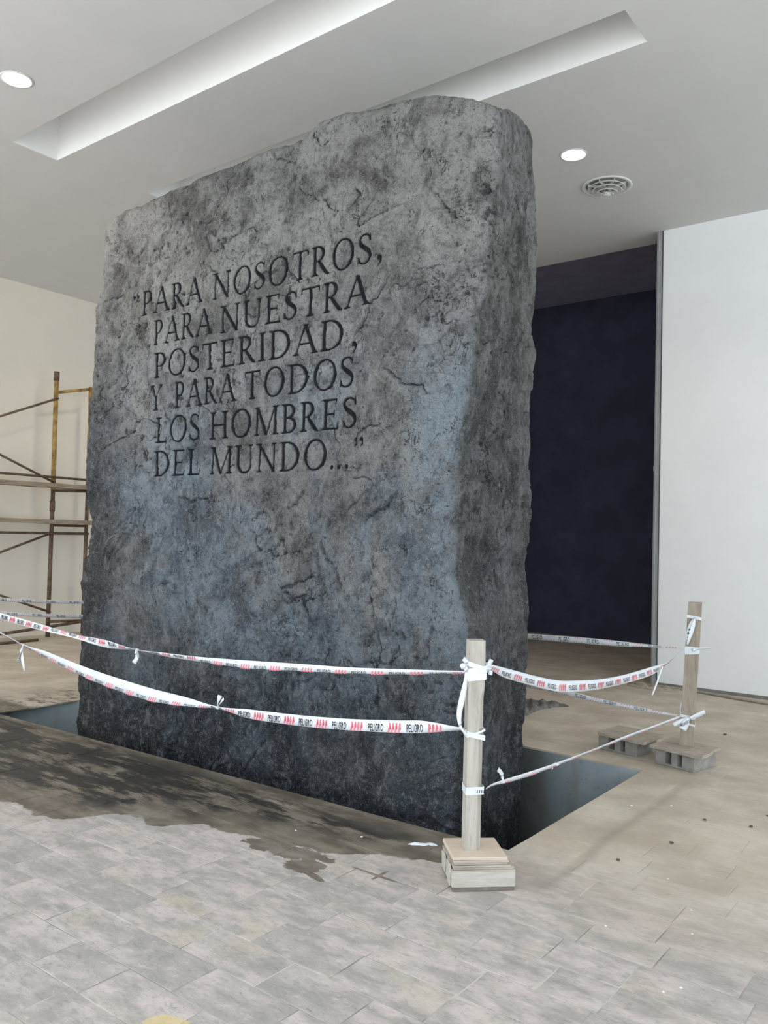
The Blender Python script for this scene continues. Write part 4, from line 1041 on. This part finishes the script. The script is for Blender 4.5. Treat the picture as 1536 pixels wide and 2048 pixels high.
for a in ((-6.58, 3.535, -5.5, 3.055), (-6.58, 2.285, -5.5, 2.72), (-6.58, 1.545, -5.5, 1.14), (-6.58, .38, -5.5, .775)):
    st('diagonal_brace', [(a[0], a[1], -.03), (a[2], a[3], -.03)], .017, MAT['rust'])
st('guard_rail', [(-4.6, 2.365, -.06), (-7.12, 2.362, -.06)], .018, MAT['rust'])
st('guard_rail', [(-4.6, 1.530, -.06), (-7.15, 1.540, -.06)], .018, MAT['rust'])
st('foot_rail', [(-4.6, -.0 + .06, -.05), (-5.87, .115, -.05), (-7.1, .205, -.05)], .022, MAT['rust'])
for (y_, z_) in ((-6.58, 3.53), (-6.58, 1.545), (-6.58, 2.28), (-6.58, .38), (-6.58, .70)): st('pin', [(y_, z_, -.06), (y_, z_, .05)], .010, MAT['rust'])
# off-frame frame that the braces reach
for y_ in (-4.60, -5.20):
    st('upright', [(y_, .012), (y_, 3.9)], .030, MAT['rust'])
for z_ in (2.17, 1.655): st('rung', [(-4.6, z_), (-5.2, z_)], .020, MAT['rust'])
def splank(z, lab, x0=-.20, x1=.05, th=.062):
    bm = bmesh.new(); ysn = np.linspace(-4.4, -7.30, 12); rg = []
    rq = random.Random(int(z * 10))
    for y_ in ysn:
        dz = rq.uniform(-.004, .004); rg.append([bm.verts.new((a, y_ + 5.85, b + dz)) for a, b in ((x0, 0), (x1, 0), (x1, th), (x0, th))])
    for A, B in zip(rg, rg[1:]):
        for k in range(4): bm.faces.new((A[k], A[(k + 1) % 4], B[(k + 1) % 4], B[k]))
    bm.faces.new(rg[0][::-1]); bm.faces.new(rg[-1]); o = bobj('scaffold_plank', bm, MAT['plank']); o.location = (SX, -5.85, z); tag(o, lab, 'plank')
splank(2.205, 'upper rough wooden plank lying across the scaffold rungs'); splank(1.678, 'lower rough wooden plank lying across the scaffold rungs')
o = tube('loose_tube', [(-.0, .55, 0), (.0, 0, 0), (.02, -.42, 0)], .020, MAT['rust']); o.location = (SX - .30, -5.85, .0215); tag(o, 'dark steel tube lying on the floor at the foot of the scaffold', 'tube')

# electrical plate on the left wall
pl = empty('wall_socket', (XL, -7.16, .673), 0, 'small white socket plate low on the cream wall beside the stone', 'socket')
box('cover_plate', (-.010, -.062, -.035), (-.0005, .062, .035), MAT['white_metal'], pl, .003)
for yy in (-.028, .0, .028): box('socket_insert', (-.013, yy - .010, -.018), (-.009, yy + .010, .018), MAT['vent'], pl, .001)

# ---------------------------------------------------------------- ceiling fittings
def lathe(name, prof_, mat, parent, n=40):
    vs, fs = [], []; m = len(prof_)
    for k in range(n):
        a = 2 * math.pi * k / n
        for r, z in prof_: vs.append((r * math.cos(a), r * math.sin(a), z))
    for k in range(n):
        for j_ in range(m - 1): fs.append((k * m + j_, ((k + 1) % n) * m + j_, ((k + 1) % n) * m + j_ + 1, k * m + j_ + 1))
    return mobj(name, vs, fs, mat, parent, True)
t = NT('lamp_glow'); t.put(t.b.inputs['Emission Color'], (1, .93, .82)); t.put(t.b.inputs['Emission Strength'], 22.0); MAT['glow'] = t.out((1, 1, 1), .5)
def downlight(x, y, lab):
    r = empty('downlight', (x, y, ZC), 0, lab, 'light')
    lathe('trim_ring', [(.112, -.001), (.125, -.001), (.125, -.008), (.112, -.010), (.106, -.004), (.106, -.001)], MAT['white_metal'], r)
    bm = bmesh.new(); bmesh.ops.create_circle(bm, cap_ends=True, segments=36, radius=.106); 
    for v in bm.verts: v.co.z = -.005
    bobj('diffuser', bm, MAT['glow'], r)
    ld = bpy.data.lights.new('lamp', 'SPOT'); ld.energy = 70; ld.color = (1, .86, .68); ld.spot_size = math.radians(140); ld.spot_blend = .8; ld.shadow_soft_size = .1
    lo_ = bpy.data.objects.new('lamp', ld); lo_.location = (0, 0, -.03); link(lo_, r)
downlight(6.355, -3.276, 'round lit ceiling downlight at the far left near the long recess')
downlight(3.228, -6.985, 'round lit ceiling downlight right of the stone beside the air vent')
for (x_, y_) in ((9.50, -6.985), (9.5, -3.276)): downlight(x_, y_, 'round lit ceiling downlight ' + ('hidden behind the stone' if y_ < -5 else 'beyond the left edge of view'))
vt = empty('air_vent', (3.235, -7.80, ZC), 0, 'round grey ceiling air diffuser with stepped cone rings', 'vent')
lathe('rim', [(.205, -.001), (.245, -.001), (.250, -.008), (.240, -.016), (.212, -.010), (.200, .02)], MAT['white_metal'], vt)
bm = bmesh.new(); bmesh.ops.create_circle(bm, cap_ends=True, segments=36, radius=.206)
for v in bm.verts: v.co.z = -.0015
bobj('duct', bm, MAT['dark_in'], vt)
for k, (r_, z_) in enumerate(((.185, -.012), (.145, -.034), (.105, -.056), (.065, -.078))):
    lathe('cone_ring', [(r_ - .030, z_ + .010), (r_, z_ - .014), (r_ + .003, z_ - .016), (r_ - .002, z_ - .020), (r_ - .035, z_ + .006)], MAT['vent'], vt)
lathe('centre_cone', [(.030, -.070), (.040, -.095), (.030, -.102), (.0005, -.104)], MAT['vent'], vt)
bm = bmesh.new()
for k in range(4):
    a = k * math.pi / 4; add_box(bm, (-.195, -.003, -.030), (.195, .003, -.003), Matrix.Rotation(a, 4, 'Z'))
bobj('spokes', bm, MAT['vent'], vt)
sn_ = lathe('smoke_detector_dot', [(.0005, -.020), (.018, -.018), (.022, -.002), (.0005, -.0005)], MAT['vent'], None, 16); sn_.location = (4.60, -4.75, ZC); bpy.data.objects.remove(sn_)

# ---------------------------------------------------------------- things on the floor
hs = catmull([(3.46, -9.20, .016), (3.25, -9.16, .016), (3.0, -9.18, .016), (2.78, -9.26 + .1, .016), (2.60, -9.15, .016), (2.30, -9.06, .016), (1.97, -9.0, .016), (1.4, -8.86, .016), (.6, -8.7, .016)], 8)
ho = hs[0].copy(); o = tube('hose', [p - ho for p in hs], .014, MAT['hose'], None, 10); o.location = ho; tag(o, 'dusty beige hose lying along the foot of the white wall', 'hose')
def crumple(name, outline, h, mat, label, cat, seed, z=.0015, nx=18):
    """crumpled sheet over a 2-D outline"""
    rq = np.random.default_rng(seed); pts = outline; c = (sum(p[0] for p in pts) / len(pts), sum(p[1] for p in pts) / len(pts)); n = len(pts)
    K = 8; vs = [(0, 0, h * .8)]; fs = []
    for k in range(1, K + 1):
        for (x_, y_) in pts:
            s_ = k / K; xx, yy = (x_ - c[0]) * s_, (y_ - c[1]) * s_
            zz = h * (1 - s_ ** 3) * (.55 + .45 * math.sin(xx * 47 + yy * 31 + seed)) + h * .35 * rq.random() * (1 - s_ ** 4)
            vs.append((xx, yy, max(zz, .0)))
    for i_ in range(n): fs.append((0, 1 + i_, 1 + (i_ + 1) % n))
    for k in range(K - 1):
        for i_ in range(n): fs.append((1 + k * n + i_, 1 + k * n + (i_ + 1) % n, 1 + (k + 1) * n + (i_ + 1) % n, 1 + (k + 1) * n + i_))
    m = len(vs); vs += [(x_ - c[0], y_ - c[1], -.001) for x_, y_ in pts]; fs.append(tuple(range(m, m + n))[::-1])
    for i_ in range(n): fs.append((1 + (K - 1) * n + i_, 1 + (K - 1) * n + (i_ + 1) % n, m + (i_ + 1) % n, m + i_))
    o = mobj(name, vs, fs, mat, None, True); o.location = (c[0], c[1], z + .001); return tag(o, label, cat)
def dense(pts, k=4, jit=.01, seed=1):
    rq = random.Random(seed); P_ = catmull([(*p, 0) for p in pts] + [(*pts[0], 0)], k)[:-1]
    return [(p.x + rq.uniform(-jit, jit), p.y + rq.uniform(-jit, jit)) for p in P_]
crumple('crumpled_sheet', dense([(4.15, -7.15), (3.80, -7.36), (3.62, -7.54), (3.44, -7.50), (3.40, -7.44), (3.48, -7.30), (3.52, -7.05), (3.51, -6.80), (3.70, -6.74), (4.1, -6.85)], 4, .012), .055, MAT['cloth'],
        'dark crumpled sheet lying on the floor right of the stone', 'sheet', 3)
crumple('sacking_heap', dense([(3.42, -9.05), (3.22, -8.98), (2.98, -8.99), (2.80, -9.03), (2.83, -9.11), (3.1, -9.12), (3.40, -9.14)], 4, .008), .045, MAT['jute'], 'small heap of dusty sacking at the foot of the wall edge', 'sacking', 8)
crumple('tape_scrap', dense([(2.485, -3.515), (2.462, -3.528), (2.43, -3.545), (2.395, -3.580), (2.36, -3.60), (2.372, -3.615), (2.41, -3.60), (2.44, -3.575), (2.475, -3.545)], 3, .004), .012, MAT['tape'], 'white scrap of tape on the floor left of the near base', 'scrap', 5)
# small crumbs: plaster chips and dark bits, each its own thing
def crumb(x_, y_, r_, mat, lab, cat, name):
    bm = bmesh.new(); bmesh.ops.create_icosphere(bm, subdivisions=1, radius=r_); rq = random.Random(int(x_ * 977 + y_ * 311))
    for v in bm.verts: v.co *= rq.uniform(.7, 1.2); v.co.z *= .35
    mz = min(v.co.z for v in bm.verts)
    o = bobj(name, bm, mat); o.location = (x_, y_, -mz + .0012); o.rotation_euler = (0, 0, rq.uniform(0, 3)); return tag(o, lab, cat, 'white plaster crumbs on the floor' if mat is MAT['chip'] else 'dark crumbs of debris on the floor')
for x_, y_, r_ in ((.975, -2.985, .0065), (.935, -3.055, .0065), (1.635, -5.10, .010), (1.82, -4.93, .010), (1.29, -3.99, .006), (2.73, -3.44, .008), (1.03, -3.5, .005), (1.33, -3.33, .006), (1.10, -3.72, .005), (.75, -3.9, .006), (1.3, -2.4, .004), (3.06, -3.28, .007), (1.05, -6.4, .012)):
    crumb(x_, y_, r_, MAT['chip'], 'small white plaster crumb on the floor', 'crumb', 'plaster_crumb')
for x_, y_, r_ in ((1.40, -4.97, .012), (1.16, -5.03, .014), (1.43, -4.47, .014), (.92, -5.6, .012), (1.56, -4.05, .012), (1.13, -5.3, .014), (.8, -4.6, .010), (1.9, -7.3, .02), (1.2, -7.6, .02)):
    crumb(x_, y_, r_, MAT['debris'], 'small dark crumb of debris on the dusty floor', 'crumb', 'dark_crumb')
